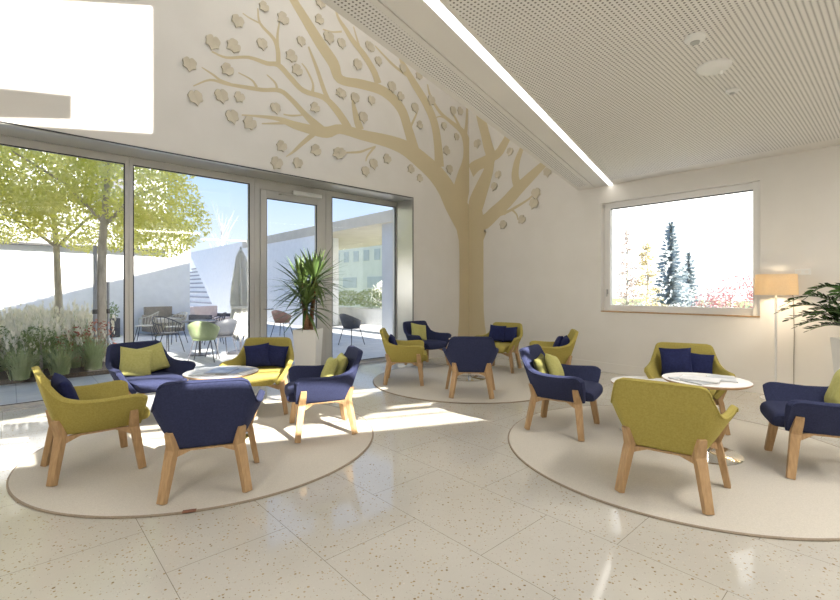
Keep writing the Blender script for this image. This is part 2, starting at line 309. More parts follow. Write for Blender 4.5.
STROKES=[['f',[[-0.001,2.748,-0.247,2.443],[-0.001,2.787,-0.29,2.493],[-0.001,2.821,-0.335,2.543],[-0.001,2.853,-0.39,2.604],[-0.001,2.896,-0.452,2.675],[-0.036,2.96,-0.519,2.754],[-0.083,3.043,-0.587,2.835],[-0.133,3.134,-0.653,2.915],[-0.19,3.222,-0.713,2.992],[-0.252,3.302,-0.767,3.07],[-0.319,3.381,-0.816,3.148],[-0.392,3.459,-0.863,3.222],[-0.47,3.536,-0.914,3.289],[-0.548,3.608,-0.972,3.353],[-0.629,3.676,-1.033,3.412],[-0.715,3.741,-1.096,3.468],[-0.808,3.802,-1.164,3.519],[-0.908,3.857,-1.236,3.566],[-1.01,3.905,-1.316,3.611],[-1.113,3.949,-1.402,3.655],[-1.216,3.99,-1.494,3.699],[-1.323,4.032,-1.59,3.747],[-1.438,4.074,-1.686,3.793],[-1.559,4.113,-1.779,3.834],[-1.685,4.142,-1.869,3.866],[-1.808,4.158,-1.956,3.888],[-1.927,4.164,-2.045,3.904],[-2.046,4.164,-2.143,3.916],[-2.174,4.16,-2.254,3.926],[-2.317,4.152,-2.383,3.931],[-2.469,4.14,-2.525,3.933],[-2.617,4.126,-2.669,3.932],[-2.749,4.117,-2.804,3.933],[-2.871,4.113,-2.929,3.937],[-2.99,4.113,-3.045,3.943],[-3.104,4.11,-3.146,3.945],[-3.213,4.099,-3.224,3.939],[-3.312,4.071,-3.273,3.92],[-3.387,4.034,-3.316,3.891],[-3.436,4.01,-3.379,3.849],[-3.475,3.996,-3.466,3.815],[-3.53,3.984,-3.555,3.801],[-3.599,3.974,-3.637,3.799],[-3.674,3.965,-3.714,3.802],[-3.75,3.958,-3.788,3.806],[-3.824,3.952,-3.861,3.809],[-3.897,3.948,-3.935,3.813],[-3.967,3.945,-4.006,3.819],[-4.032,3.943,-4.072,3.827],[-4.088,3.944,-4.13,3.839],[-4.141,3.947,-4.18,3.854],[-4.197,3.95,-4.227,3.867],[-4.257,3.948,-4.277,3.875],[-4.321,3.942,-4.334,3.877],[-4.385,3.932,-4.394,3.875],[-4.451,3.921,-4.458,3.869],[-4.522,3.907,-4.526,3.862],[-4.598,3.891,-4.601,3.853],[-4.678,3.873,-4.681,3.841],[-4.76,3.854,-4.761,3.829],[-4.838,3.836,-4.84,3.817]]],['f',[[-1.419,3.999,-1.672,3.895],[-1.472,4.113,-1.713,4.011],[-1.524,4.227,-1.754,4.128],[-1.576,4.339,-1.794,4.24],[-1.626,4.441,-1.836,4.343],[-1.668,4.534,-1.874,4.437],[-1.706,4.624,-1.909,4.522],[-1.754,4.711,-1.948,4.593],[-1.821,4.791,-2.001,4.655],[-1.909,4.86,-2.074,4.71],[-2.009,4.921,-2.162,4.76],[-2.121,4.97,-2.258,4.798],[-2.242,5.004,-2.353,4.824],[-2.372,5.016,-2.453,4.833],[-2.505,5.01,-2.564,4.83],[-2.632,4.997,-2.684,4.82],[-2.754,4.984,-2.799,4.81],[-2.882,4.964,-2.914,4.797],[-3.006,4.936,-3.036,4.776],[-3.107,4.918,-3.158,4.762],[-3.168,4.921,-3.268,4.771],[-3.191,4.943,-3.344,4.821],[-3.203,4.989,-3.381,4.887],[-3.218,5.06,-3.405,4.947],[-3.255,5.136,-3.435,4.996],[-3.315,5.201,-3.483,5.048],[-3.382,5.26,-3.542,5.106],[-3.45,5.317,-3.605,5.168],[-3.516,5.375,-3.667,5.231],[-3.577,5.434,-3.724,5.297],[-3.64,5.495,-3.781,5.363],[-3.701,5.556,-3.836,5.429],[-3.763,5.617,-3.89,5.494],[-3.827,5.679,-3.947,5.561],[-3.892,5.742,-4.006,5.629],[-3.952,5.8,-4.06,5.692],[-3.999,5.848,-4.104,5.746],[-4.03,5.883,-4.133,5.786],[-4.05,5.908,-4.153,5.817],[-4.066,5.932,-4.167,5.843],[-4.084,5.957,-4.182,5.87]]],['f',[[-2.937,4.045,-3.08,3.95],[-2.965,4.082,-3.104,3.989],[-2.991,4.117,-3.127,4.026],[-3.022,4.156,-3.151,4.063],[-3.059,4.197,-3.182,4.102],[-3.104,4.244,-3.222,4.148],[-3.155,4.293,-3.267,4.198],[-3.209,4.343,-3.315,4.246],[-3.265,4.385,-3.363,4.289],[-3.318,4.421,-3.408,4.327],[-3.373,4.453,-3.452,4.362],[-3.434,4.48,-3.498,4.39],[-3.509,4.5,-3.553,4.41],[-3.6,4.503,-3.628,4.416],[-3.697,4.496,-3.72,4.412],[-3.788,4.491,-3.817,4.407],[-3.863,4.497,-3.905,4.417],[-3.921,4.519,-3.977,4.445],[-3.974,4.553,-4.036,4.482],[-4.025,4.592,-4.087,4.522],[-4.076,4.629,-4.137,4.558],[-4.125,4.664,-4.186,4.595],[-4.172,4.702,-4.233,4.632],[-4.22,4.736,-4.276,4.662],[-4.273,4.757,-4.314,4.68],[-4.328,4.758,-4.345,4.681],[-4.377,4.743,-4.379,4.673],[-4.42,4.727,-4.425,4.658],[-4.466,4.716,-4.482,4.648],[-4.524,4.713,-4.545,4.649],[-4.592,4.713,-4.612,4.654],[-4.665,4.711,-4.68,4.657],[-4.741,4.7,-4.747,4.651],[-4.821,4.674,-4.82,4.63],[-4.902,4.64,-4.899,4.598],[-4.977,4.607,-4.977,4.567],[-5.043,4.585,-5.048,4.547],[-5.097,4.578,-5.107,4.544],[-5.145,4.58,-5.156,4.55],[-5.191,4.585,-5.201,4.561],[-5.239,4.588,-5.246,4.569]]],['f',[[-4.257,4.732,-4.33,4.705],[-4.258,4.788,-4.331,4.762],[-4.259,4.846,-4.331,4.82],[-4.262,4.904,-4.332,4.874],[-4.27,4.956,-4.337,4.922],[-4.282,5.0,-4.345,4.963],[-4.297,5.039,-4.354,4.998],[-4.319,5.074,-4.369,5.031],[-4.351,5.111,-4.392,5.066],[-4.4,5.145,-4.434,5.101],[-4.46,5.177,-4.491,5.135],[-4.518,5.209,-4.547,5.172],[-4.559,5.244,-4.589,5.216],[-4.579,5.286,-4.609,5.267],[-4.588,5.334,-4.615,5.321],[-4.592,5.387,-4.615,5.376],[-4.599,5.438,-4.618,5.429]]],['f',[[-4.273,4.902,-4.325,4.881],[-4.277,4.963,-4.327,4.942],[-4.283,5.025,-4.33,5.005],[-4.287,5.085,-4.332,5.067],[-4.288,5.144,-4.33,5.129],[-4.286,5.201,-4.323,5.191],[-4.28,5.259,-4.312,5.251],[-4.274,5.318,-4.3,5.311],[-4.267,5.376,-4.288,5.371]]],['f',[[-4.568,5.243,-4.579,5.217],[-4.607,5.245,-4.617,5.22],[-4.645,5.247,-4.655,5.224],[-4.682,5.25,-4.692,5.228],[-4.716,5.253,-4.725,5.233],[-4.744,5.258,-4.754,5.239],[-4.77,5.265,-4.78,5.247],[-4.795,5.272,-4.804,5.256],[-4.821,5.279,-4.829,5.264]]],['f',[[-3.405,4.461,-3.473,4.415],[-3.424,4.492,-3.492,4.445],[-3.442,4.52,-3.51,4.473],[-3.461,4.553,-3.53,4.508],[-3.485,4.598,-3.553,4.555],[-3.514,4.662,-3.582,4.622],[-3.549,4.74,-3.613,4.7],[-3.586,4.822,-3.647,4.784],[-3.623,4.9,-3.679,4.864],[-3.662,4.973,-3.712,4.939],[-3.703,5.044,-3.745,5.015],[-3.744,5.114,-3.778,5.09],[-3.784,5.184,-3.811,5.164]]],['f',[[-3.449,3.959,-3.552,3.827],[-3.506,3.983,-3.603,3.857],[-3.562,4.008,-3.655,3.887],[-3.616,4.032,-3.706,3.917],[-3.667,4.056,-3.754,3.948],[-3.714,4.078,-3.797,3.979],[-3.759,4.101,-3.837,4.011],[-3.804,4.124,-3.875,4.043],[-3.851,4.151,-3.917,4.077],[-3.9,4.184,-3.963,4.114],[-3.95,4.22,-4.011,4.153],[-4.002,4.257,-4.059,4.19],[-4.052,4.289,-4.106,4.223],[-4.099,4.317,-4.151,4.252],[-4.145,4.345,-4.193,4.28],[-4.196,4.366,-4.234,4.299],[-4.256,4.376,-4.278,4.308],[-4.325,4.367,-4.332,4.302],[-4.396,4.346,-4.395,4.285],[-4.463,4.322,-4.462,4.263],[-4.522,4.305,-4.526,4.245],[-4.57,4.295,-4.578,4.235],[-4.612,4.289,-4.622,4.228],[-4.658,4.283,-4.668,4.222],[-4.716,4.274,-4.725,4.215],[-4.792,4.262,-4.8,4.206],[-4.879,4.248,-4.887,4.196],[-4.965,4.234,-4.973,4.187],[-5.041,4.223,-5.05,4.18],[-5.102,4.219,-5.113,4.179],[-5.156,4.22,-5.167,4.182],[-5.21,4.218,-5.215,4.182],[-5.265,4.203,-5.263,4.172],[-5.321,4.173,-5.314,4.148],[-5.374,4.133,-5.365,4.113],[-5.426,4.09,-5.418,4.073],[-5.476,4.05,-5.47,4.036]]],['f',[[-4.971,4.232,-4.984,4.194],[-5.013,4.235,-5.025,4.198],[-5.055,4.237,-5.067,4.201],[-5.094,4.24,-5.106,4.206],[-5.127,4.245,-5.141,4.212],[-5.151,4.252,-5.168,4.221],[-5.169,4.261,-5.187,4.232],[-5.188,4.272,-5.205,4.243],[-5.214,4.283,-5.229,4.256],[-5.248,4.294,-5.261,4.27],[-5.287,4.306,-5.298,4.285],[-5.327,4.318,-5.336,4.301],[-5.366,4.33,-5.373,4.317]]],['f',[[-4.606,4.299,-4.64,4.269],[-4.623,4.319,-4.654,4.292],[-4.639,4.34,-4.666,4.316],[-4.659,4.361,-4.68,4.337],[-4.689,4.379,-4.704,4.355],[-4.73,4.391,-4.741,4.37],[-4.78,4.401,-4.789,4.382],[-4.833,4.409,-4.84,4.392],[-4.882,4.418,-4.889,4.403]]],['f',[[-4.289,4.35,-4.33,4.329],[-4.297,4.374,-4.335,4.355],[-4.304,4.399,-4.339,4.38],[-4.314,4.426,-4.346,4.403],[-4.333,4.45,-4.358,4.425],[-4.362,4.471,-4.381,4.446],[-4.397,4.489,-4.412,4.467],[-4.434,4.506,-4.446,4.488],[-4.469,4.522,-4.479,4.508]]],['f',[[-4.135,3.92,-4.132,3.87],[-4.181,3.904,-4.178,3.858],[-4.226,3.888,-4.223,3.846],[-4.271,3.872,-4.269,3.834],[-4.32,3.856,-4.319,3.821],[-4.375,3.839,-4.374,3.808],[-4.433,3.821,-4.432,3.794],[-4.492,3.803,-4.491,3.78],[-4.549,3.786,-4.549,3.767]]],['f',[[-3.885,4.088,-3.883,4.067],[-3.936,4.072,-3.934,4.049],[-3.987,4.057,-3.985,4.03],[-4.036,4.043,-4.034,4.013],[-4.079,4.031,-4.08,4.001],[-4.115,4.024,-4.119,3.994],[-4.148,4.019,-4.153,3.992],[-4.18,4.015,-4.184,3.991],[-4.212,4.011,-4.216,3.99]]],['f',[[-3.741,3.847,-3.68,3.797],[-3.791,3.793,-3.735,3.746],[-3.842,3.738,-3.79,3.695],[-3.891,3.686,-3.842,3.645],[-3.935,3.637,-3.89,3.601],[-3.973,3.594,-3.931,3.561],[-4.006,3.554,-3.968,3.524],[-4.037,3.517,-4.003,3.49],[-4.066,3.484,-4.038,3.458],[-4.094,3.455,-4.072,3.431],[-4.121,3.428,-4.105,3.408],[-4.148,3.402,-4.136,3.387],[-4.176,3.376,-4.167,3.365]]],['f',[[-3.699,4.467,-3.757,4.455],[-3.698,4.506,-3.75,4.496],[-3.695,4.545,-3.741,4.535],[-3.696,4.587,-3.736,4.573],[-3.705,4.63,-3.739,4.612],[-3.726,4.677,-3.756,4.657],[-3.755,4.726,-3.783,4.704],[-3.786,4.771,-3.813,4.75],[-3.814,4.808,-3.839,4.787],[-3.839,4.834,-3.86,4.813],[-3.862,4.851,-3.88,4.832],[-3.884,4.865,-3.899,4.848],[-3.906,4.88,-3.919,4.866]]],['f',[[-3.114,3.635,-3.115,3.663],[-3.042,3.65,-3.043,3.681],[-2.967,3.665,-2.968,3.7],[-2.894,3.681,-2.897,3.719],[-2.828,3.7,-2.836,3.738],[-2.775,3.721,-2.787,3.756],[-2.731,3.744,-2.747,3.775],[-2.693,3.766,-2.709,3.795],[-2.654,3.789,-2.667,3.816],[-2.611,3.811,-2.623,3.837],[-2.568,3.834,-2.58,3.858],[-2.524,3.857,-2.536,3.88],[-2.48,3.88,-2.491,3.902]]],['f',[[-2.521,3.889,-2.483,3.873],[-2.563,3.838,-2.527,3.822],[-2.606,3.786,-2.572,3.77],[-2.646,3.736,-2.613,3.722],[-2.677,3.692,-2.644,3.682],[-2.695,3.658,-2.662,3.653],[-2.703,3.63,-2.672,3.63],[-2.706,3.607,-2.679,3.608],[-2.711,3.584,-2.688,3.584]]],['f',[[-2.744,4.14,-2.823,4.099],[-2.768,4.188,-2.844,4.148],[-2.793,4.236,-2.865,4.197],[-2.817,4.284,-2.886,4.247],[-2.841,4.332,-2.906,4.297],[-2.864,4.383,-2.925,4.352],[-2.888,4.437,-2.944,4.408],[-2.911,4.488,-2.962,4.462],[-2.932,4.532,-2.977,4.507],[-2.95,4.565,-2.99,4.542],[-2.966,4.59,-3.001,4.57],[-2.981,4.613,-3.011,4.595],[-2.996,4.636,-3.021,4.621]]],['f',[[-2.795,4.096,-2.88,4.05],[-2.817,4.134,-2.897,4.09],[-2.84,4.171,-2.914,4.13],[-2.861,4.208,-2.931,4.171],[-2.88,4.246,-2.945,4.214],[-2.897,4.287,-2.957,4.261],[-2.911,4.332,-2.966,4.309],[-2.924,4.375,-2.973,4.355],[-2.936,4.415,-2.979,4.396],[-2.945,4.447,-2.984,4.431],[-2.952,4.475,-2.988,4.461],[-2.958,4.502,-2.991,4.489],[-2.965,4.53,-2.994,4.518]]],['f',[[-2.359,5.058,-2.498,4.978],[-2.383,5.101,-2.518,5.024],[-2.405,5.145,-2.535,5.069],[-2.432,5.192,-2.555,5.113],[-2.468,5.243,-2.583,5.159],[-2.516,5.297,-2.625,5.211],[-2.572,5.354,-2.676,5.267],[-2.631,5.41,-2.731,5.323],[-2.691,5.461,-2.785,5.373],[-2.752,5.504,-2.84,5.416],[-2.815,5.543,-2.897,5.457],[-2.874,5.578,-2.953,5.496],[-2.926,5.612,-3.004,5.535],[-2.968,5.645,-3.045,5.574],[-3.004,5.678,-3.08,5.61],[-3.039,5.712,-3.112,5.647],[-3.078,5.746,-3.145,5.684],[-3.122,5.779,-3.18,5.721],[-3.167,5.81,-3.219,5.76],[-3.209,5.842,-3.255,5.802],[-3.242,5.88,-3.284,5.849],[-3.265,5.93,-3.305,5.905],[-3.28,5.989,-3.319,5.967],[-3.291,6.048,-3.33,6.026],[-3.302,6.098,-3.339,6.077],[-3.311,6.136,-3.347,6.115],[-3.318,6.166,-3.352,6.147],[-3.324,6.194,-3.356,6.175],[-3.33,6.222,-3.361,6.204]]],['f',[[-3.187,5.663,-3.185,5.631],[-3.236,5.641,-3.234,5.61],[-3.285,5.618,-3.283,5.588],[-3.331,5.597,-3.331,5.569],[-3.375,5.582,-3.379,5.553],[-3.417,5.572,-3.424,5.544],[-3.458,5.566,-3.466,5.54],[-3.498,5.562,-3.507,5.537],[-3.54,5.558,-3.547,5.534]]],['f',[[-2.798,5.498,-2.838,5.474],[-2.816,5.538,-2.854,5.515],[-2.834,5.578,-2.871,5.556],[-2.852,5.619,-2.887,5.597],[-2.871,5.659,-2.903,5.639],[-2.889,5.701,-2.919,5.682],[-2.908,5.743,-2.934,5.726],[-2.926,5.785,-2.949,5.771],[-2.945,5.828,-2.965,5.815]]],['f',[[-0.77,3.848,-1.039,3.792],[-0.779,3.925,-1.037,3.871],[-0.787,4.0,-1.034,3.946],[-0.797,4.083,-1.033,4.024],[-0.813,4.178,-1.039,4.116],[-0.834,4.294,-1.052,4.229],[-0.859,4.424,-1.07,4.356],[-0.89,4.557,-1.095,4.483],[-0.93,4.677,-1.127,4.593],[-0.977,4.778,-1.168,4.684],[-1.03,4.867,-1.216,4.763],[-1.091,4.95,-1.272,4.839],[-1.161,5.032,-1.336,4.918],[-1.248,5.119,-1.413,5.002],[-1.346,5.206,-1.503,5.088],[-1.442,5.285,-1.591,5.17],[-1.522,5.352,-1.665,5.243],[-1.583,5.405,-1.72,5.301],[-1.634,5.447,-1.762,5.35],[-1.678,5.485,-1.798,5.395],[-1.722,5.523,-1.832,5.439],[-1.766,5.559,-1.866,5.481],[-1.808,5.59,-1.898,5.522],[-1.844,5.622,-1.927,5.566],[-1.873,5.662,-1.95,5.619],[-1.894,5.714,-1.963,5.681],[-1.909,5.775,-1.97,5.749],[-1.921,5.841,-1.973,5.819],[-1.934,5.906,-1.978,5.886]]],['f',[[-1.61,5.385,-1.652,5.326],[-1.72,5.407,-1.76,5.35],[-1.83,5.428,-1.869,5.373],[-1.933,5.449,-1.972,5.396],[-2.024,5.471,-2.062,5.422],[-2.099,5.496,-2.138,5.451],[-2.164,5.522,-2.201,5.482],[-2.224,5.549,-2.258,5.513],[-2.283,5.575,-2.313,5.542],[-2.339,5.6,-2.366,5.57],[-2.391,5.624,-2.415,5.598],[-2.442,5.648,-2.463,5.625],[-2.493,5.672,-2.511,5.652]]],['f',[[-1.657,4.399,-1.715,4.406],[-1.623,4.466,-1.677,4.472],[-1.587,4.536,-1.638,4.541],[-1.553,4.602,-1.6,4.606],[-1.525,4.659,-1.568,4.662],[-1.506,4.704,-1.545,4.705],[-1.492,4.74,-1.527,4.74],[-1.48,4.771,-1.511,4.771],[-1.468,4.804,-1.494,4.805]]],['f',[[-0.001,3.112,-0.137,2.847],[-0.001,3.149,-0.211,2.878],[-0.012,3.179,-0.298,2.911],[-0.053,3.199,-0.401,2.963],[-0.06,3.208,-0.487,3.049],[-0.059,3.234,-0.522,3.154],[-0.048,3.291,-0.525,3.254],[-0.025,3.367,-0.513,3.346],[-0.003,3.446,-0.497,3.432],[-0.001,3.52,-0.474,3.519],[-0.001,3.596,-0.441,3.607],[-0.001,3.68,-0.406,3.689],[-0.001,3.764,-0.37,3.77],[-0.001,3.847,-0.33,3.854],[-0.001,3.934,-0.286,3.936],[-0.001,4.028,-0.248,4.009],[-0.001,4.125,-0.219,4.078],[-0.001,4.216,-0.199,4.147],[-0.001,4.301,-0.186,4.219],[-0.001,4.381,-0.18,4.292],[-0.001,4.457,-0.183,4.363],[-0.001,4.529,-0.194,4.435],[-0.001,4.6,-0.21,4.504],[-0.048,4.667,-0.236,4.567],[-0.121,4.724,-0.273,4.619],[-0.21,4.765,-0.326,4.66],[-0.308,4.79,-0.398,4.694],[-0.405,4.811,-0.483,4.725],[-0.499,4.834,-0.568,4.758],[-0.591,4.859,-0.654,4.789],[-0.685,4.884,-0.744,4.818],[-0.773,4.912,-0.834,4.851],[-0.853,4.949,-0.917,4.894],[-0.93,5.0,-0.994,4.952],[-1.004,5.062,-1.066,5.019],[-1.07,5.126,-1.129,5.088],[-1.123,5.185,-1.178,5.152],[-1.157,5.236,-1.208,5.209],[-1.179,5.284,-1.223,5.264],[-1.196,5.332,-1.232,5.316],[-1.215,5.381,-1.244,5.368]]],['f',[[-0.083,4.585,-0.241,4.572],[-0.074,4.644,-0.214,4.633],[-0.064,4.702,-0.186,4.691],[-0.054,4.765,-0.16,4.752],[-0.047,4.836,-0.139,4.82],[-0.042,4.922,-0.124,4.905],[-0.04,5.017,-0.113,5.0],[-0.039,5.111,-0.105,5.095],[-0.04,5.194,-0.099,5.178],[-0.044,5.26,-0.096,5.245],[-0.05,5.316,-0.096,5.302],[-0.057,5.369,-0.098,5.356],[-0.064,5.422,-0.099,5.411]]],['f',[[-0.212,4.719,-0.296,4.674],[-0.249,4.762,-0.327,4.72],[-0.285,4.805,-0.358,4.765],[-0.322,4.847,-0.389,4.81],[-0.359,4.888,-0.42,4.853],[-0.398,4.926,-0.452,4.893],[-0.437,4.963,-0.486,4.933],[-0.476,4.999,-0.519,4.972],[-0.514,5.035,-0.553,5.01]]],['f',[[-0.575,4.84,-0.601,4.8],[-0.645,4.846,-0.67,4.809],[-0.716,4.855,-0.739,4.819],[-0.786,4.86,-0.803,4.826],[-0.85,4.856,-0.858,4.825],[-0.906,4.841,-0.902,4.816],[-0.952,4.819,-0.942,4.8],[-0.992,4.794,-0.983,4.78],[-1.032,4.772,-1.026,4.76]]],['r',[[0.122,3.75,0.001,3.991],[0.169,3.782,0.001,4.013],[0.211,3.812,0.001,4.036],[0.25,3.837,0.05,4.061],[0.286,3.855,0.124,4.084],[0.333,3.866,0.205,4.099],[0.395,3.874,0.282,4.108],[0.465,3.881,0.346,4.115],[0.528,3.893,0.396,4.123],[0.576,3.905,0.442,4.13],[0.629,3.919,0.471,4.133],[0.691,3.956,0.468,4.126],[0.727,4.028,0.463,4.11],[0.719,4.107,0.463,4.125],[0.693,4.18,0.448,4.174],[0.663,4.248,0.423,4.242],[0.639,4.31,0.399,4.314],[0.619,4.371,0.381,4.384],[0.597,4.439,0.364,4.453],[0.576,4.507,0.347,4.521],[0.555,4.574,0.329,4.587],[0.535,4.638,0.31,4.65],[0.517,4.7,0.289,4.712],[0.498,4.761,0.269,4.774],[0.478,4.822,0.25,4.837],[0.455,4.884,0.233,4.9],[0.431,4.947,0.218,4.963],[0.406,5.01,0.204,5.027],[0.381,5.073,0.189,5.09]]],['r',[[0.579,3.953,0.48,4.154],[0.639,3.965,0.551,4.158],[0.704,3.974,0.616,4.158],[0.781,3.993,0.665,4.162],[0.855,4.03,0.71,4.175],[0.919,4.087,0.76,4.21],[0.973,4.154,0.815,4.264],[1.02,4.222,0.87,4.324],[1.061,4.283,0.92,4.379],[1.094,4.336,0.963,4.424],[1.121,4.386,1.002,4.465],[1.145,4.434,1.038,4.504],[1.169,4.482,1.076,4.545]]],['r',[[0.4,2.339,0.001,2.509],[0.38,2.473,0.001,2.629],[0.355,2.61,0.001,2.751],[0.336,2.738,0.001,2.87],[0.33,2.85,0.001,2.981],[0.343,2.941,0.001,3.079],[0.368,3.018,0.001,3.167],[0.401,3.089,0.001,3.248],[0.432,3.165,0.033,3.329],[0.462,3.246,0.085,3.412],[0.495,3.33,0.141,3.493],[0.527,3.413,0.197,3.568],[0.557,3.49,0.247,3.638],[0.583,3.56,0.295,3.7],[0.606,3.626,0.34,3.756],[0.629,3.69,0.378,3.807],[0.649,3.756,0.409,3.855],[0.663,3.819,0.428,3.903],[0.674,3.877,0.441,3.952],[0.681,3.931,0.451,4.004],[0.689,3.984,0.464,4.058]]],['r',[[0.376,2.346,0.001,2.677],[0.421,2.426,0.001,2.751],[0.462,2.503,0.001,2.838],[0.483,2.547,0.001,2.938],[0.438,2.536,0.001,3.043],[0.277,2.528,0.223,3.062],[0.242,2.568,0.374,2.987],[0.36,2.579,0.378,2.94],[0.51,2.614,0.355,2.91],[0.61,2.672,0.391,2.91],[0.688,2.726,0.458,2.942],[0.76,2.778,0.532,2.989],[0.826,2.824,0.609,3.036],[0.89,2.868,0.685,3.076],[0.958,2.911,0.756,3.116],[1.026,2.956,0.824,3.155],[1.092,3.002,0.888,3.194],[1.154,3.051,0.948,3.234],[1.211,3.098,1.007,3.277],[1.265,3.144,1.067,3.322],[1.319,3.189,1.132,3.366],[1.375,3.233,1.199,3.407],[1.432,3.277,1.266,3.447],[1.491,3.321,1.333,3.485],[1.551,3.367,1.402,3.523],[1.615,3.416,1.476,3.564],[1.681,3.468,1.553,3.606],[1.743,3.516,1.626,3.644],[1.794,3.554,1.687,3.675],[1.828,3.58,1.731,3.696],[1.852,3.598,1.763,3.708],[1.872,3.613,1.789,3.718],[1.896,3.629,1.817,3.728]]],['r',[[1.38,3.316,1.172,3.291],[1.35,3.378,1.154,3.353],[1.319,3.438,1.134,3.417],[1.293,3.492,1.115,3.488],[1.277,3.544,1.106,3.563],[1.271,3.601,1.109,3.637],[1.274,3.663,1.122,3.708],[1.282,3.725,1.139,3.775],[1.292,3.784,1.159,3.837],[1.305,3.837,1.183,3.893],[1.322,3.887,1.21,3.944],[1.341,3.935,1.238,3.99],[1.358,3.979,1.263,4.03],[1.372,4.016,1.285,4.065],[1.386,4.048,1.305,4.095],[1.399,4.078,1.324,4.122],[1.412,4.109,1.343,4.15]]],['r',[[0.736,2.81,0.701,2.945],[0.803,2.823,0.775,2.937],[0.871,2.837,0.847,2.929],[0.938,2.85,0.916,2.923],[1.003,2.865,0.979,2.923],[1.06,2.881,1.034,2.931],[1.113,2.896,1.084,2.945],[1.165,2.914,1.135,2.962],[1.224,2.935,1.194,2.982],[1.295,2.962,1.267,3.006],[1.374,2.993,1.348,3.033],[1.45,3.026,1.425,3.061],[1.514,3.056,1.489,3.087],[1.559,3.085,1.533,3.112],[1.592,3.112,1.566,3.136],[1.62,3.138,1.595,3.161],[1.65,3.164,1.626,3.186]]],['r',[[1.104,2.908,1.141,2.933],[1.134,2.882,1.167,2.906],[1.164,2.857,1.194,2.878],[1.191,2.833,1.22,2.849],[1.211,2.809,1.241,2.819],[1.224,2.785,1.254,2.789],[1.233,2.758,1.262,2.76],[1.24,2.731,1.267,2.732],[1.248,2.703,1.272,2.704]]],['r',[[0.514,2.779,0.449,2.929],[0.586,2.797,0.525,2.935],[0.657,2.815,0.602,2.942],[0.721,2.831,0.68,2.947],[0.776,2.841,0.754,2.946],[0.821,2.846,0.819,2.935],[0.865,2.845,0.874,2.918],[0.913,2.842,0.921,2.9],[0.962,2.84,0.967,2.883]]]]
TRUNK_F=[[-0.363, 0.369], [-0.323, 0.722], [-0.307, 1.35], [-0.31, 2.083], [-0.332, 2.396], [-0.408, 2.64], [-0.588, 3.034], [-0.001, 3.107], [-0.001, 0.332], [-0.001, 0.021], [-0.393, 0.059]]
TRUNK_R=[[0.001, 3.107], [0.464, 2.878], [0.419, 2.718], [0.4, 2.388], [0.4, 1.35], [0.405, 0.935], [0.437, 0.626], [0.503, 0.321], [0.542, 0.078], [0.001, 0.021]]
LEAVES=[['f',-5.522,4.325],['f',-5.453,3.908],['f',-5.121,4.027],['f',-4.872,4.076],['f',-5.23,4.719],['f',-4.946,4.764],['f',-5.032,4.409],['f',-4.895,5.139],['f',-4.514,5.498],['f',-4.549,4.948],['f',-4.214,5.449],['f',-4.079,4.928],['f',-3.985,4.745],['f',-3.929,5.219],['f',-3.604,5.682],['f',-3.439,5.467],['f',-3.199,5.459],['f',-2.873,5.215],['f',-4.346,4.07],['f',-4.978,3.781],['f',-4.72,3.748],['f',-3.681,4.253],['f',-3.218,4.623],['f',-2.921,4.631],['f',-2.763,4.355],['f',-4.241,3.522],['f',-4.32,3.256],['f',-3.98,3.321],['f',-3.663,3.578],['f',-3.251,3.61],['f',-3.592,5.97],['f',-2.643,5.625],['f',-2.868,5.227],['f',-2.582,5.6],['f',-2.437,5.425],['f',-1.867,5.485],['f',-2.129,5.064],['f',-1.912,4.947],['f',-2.928,4.632],['f',-2.582,4.687],['f',-2.761,4.345],['f',-3.183,4.619],['f',-3.183,3.643],['f',-2.542,3.582],['f',-2.715,3.422],['f',-2.231,3.727],['f',-1.659,3.646],['f',-1.433,3.51],['f',-1.566,4.837],['f',-1.433,4.535],['f',-1.13,5.102],['f',-1.452,5.482],['f',-0.512,5.066],['f',-0.288,5.111],['f',-0.781,4.682],['f',-0.401,4.547],['f',-0.696,4.195],['f',-0.62,3.835],['r',0.236,4.441],['r',1.079,4.078],['r',0.783,3.681],['r',0.69,3.461],['r',1.662,3.171],['r',1.622,2.985],['r',1.91,3.52],['r',0.913,2.661],['r',1.358,2.709]]
# ------------------------------------------------------------------ camera
cd = bpy.data.cameras.new('camera'); cam = bpy.data.objects.new('camera', cd); col.objects.link(cam)
cam.location = (6.395,-7.258,1.35); cam.rotation_euler = (PI/2, 0, math.radians(47.62))
cd.sensor_width = 36; cd.lens = 19.243; cd.shift_y = -10/840; cd.clip_start = 0.05; cd.clip_end = 500
sc.camera = cam

# ------------------------------------------------------------------ room shell
SUN_SLOPE = 0.62
XB = lambda y: 2.505 - 0.258*y                     # edge of the low ceiling
XF = lambda y: 8.95 + 0.44*(y+3.5)                 # inner face of the right wall
ROOF = lambda x, y: 6.43 + 0.31*(y+7.46) + 0.20*(x+0.9)   # underside of the pitched roof over the tall part
YR = -10.6                                         # rear wall
HEAD = 3.093; GX = -0.47; JY = -1.61

struct(MB().box(-0.62, 11.2, YR-0.4, 0.4, -0.25, 0.0).build('floor', M['terrazzo']))

# facade wall: above the glazing, and the pier between glazing and corner
w = MB()
w.prism([(-0.6,YR),(0,YR),(0,0),(-0.6,0)], HEAD, ROOF)
w.box(-0.6, 0, JY, 0, 0, HEAD)
struct(w.build('wall_left', M['wall']))
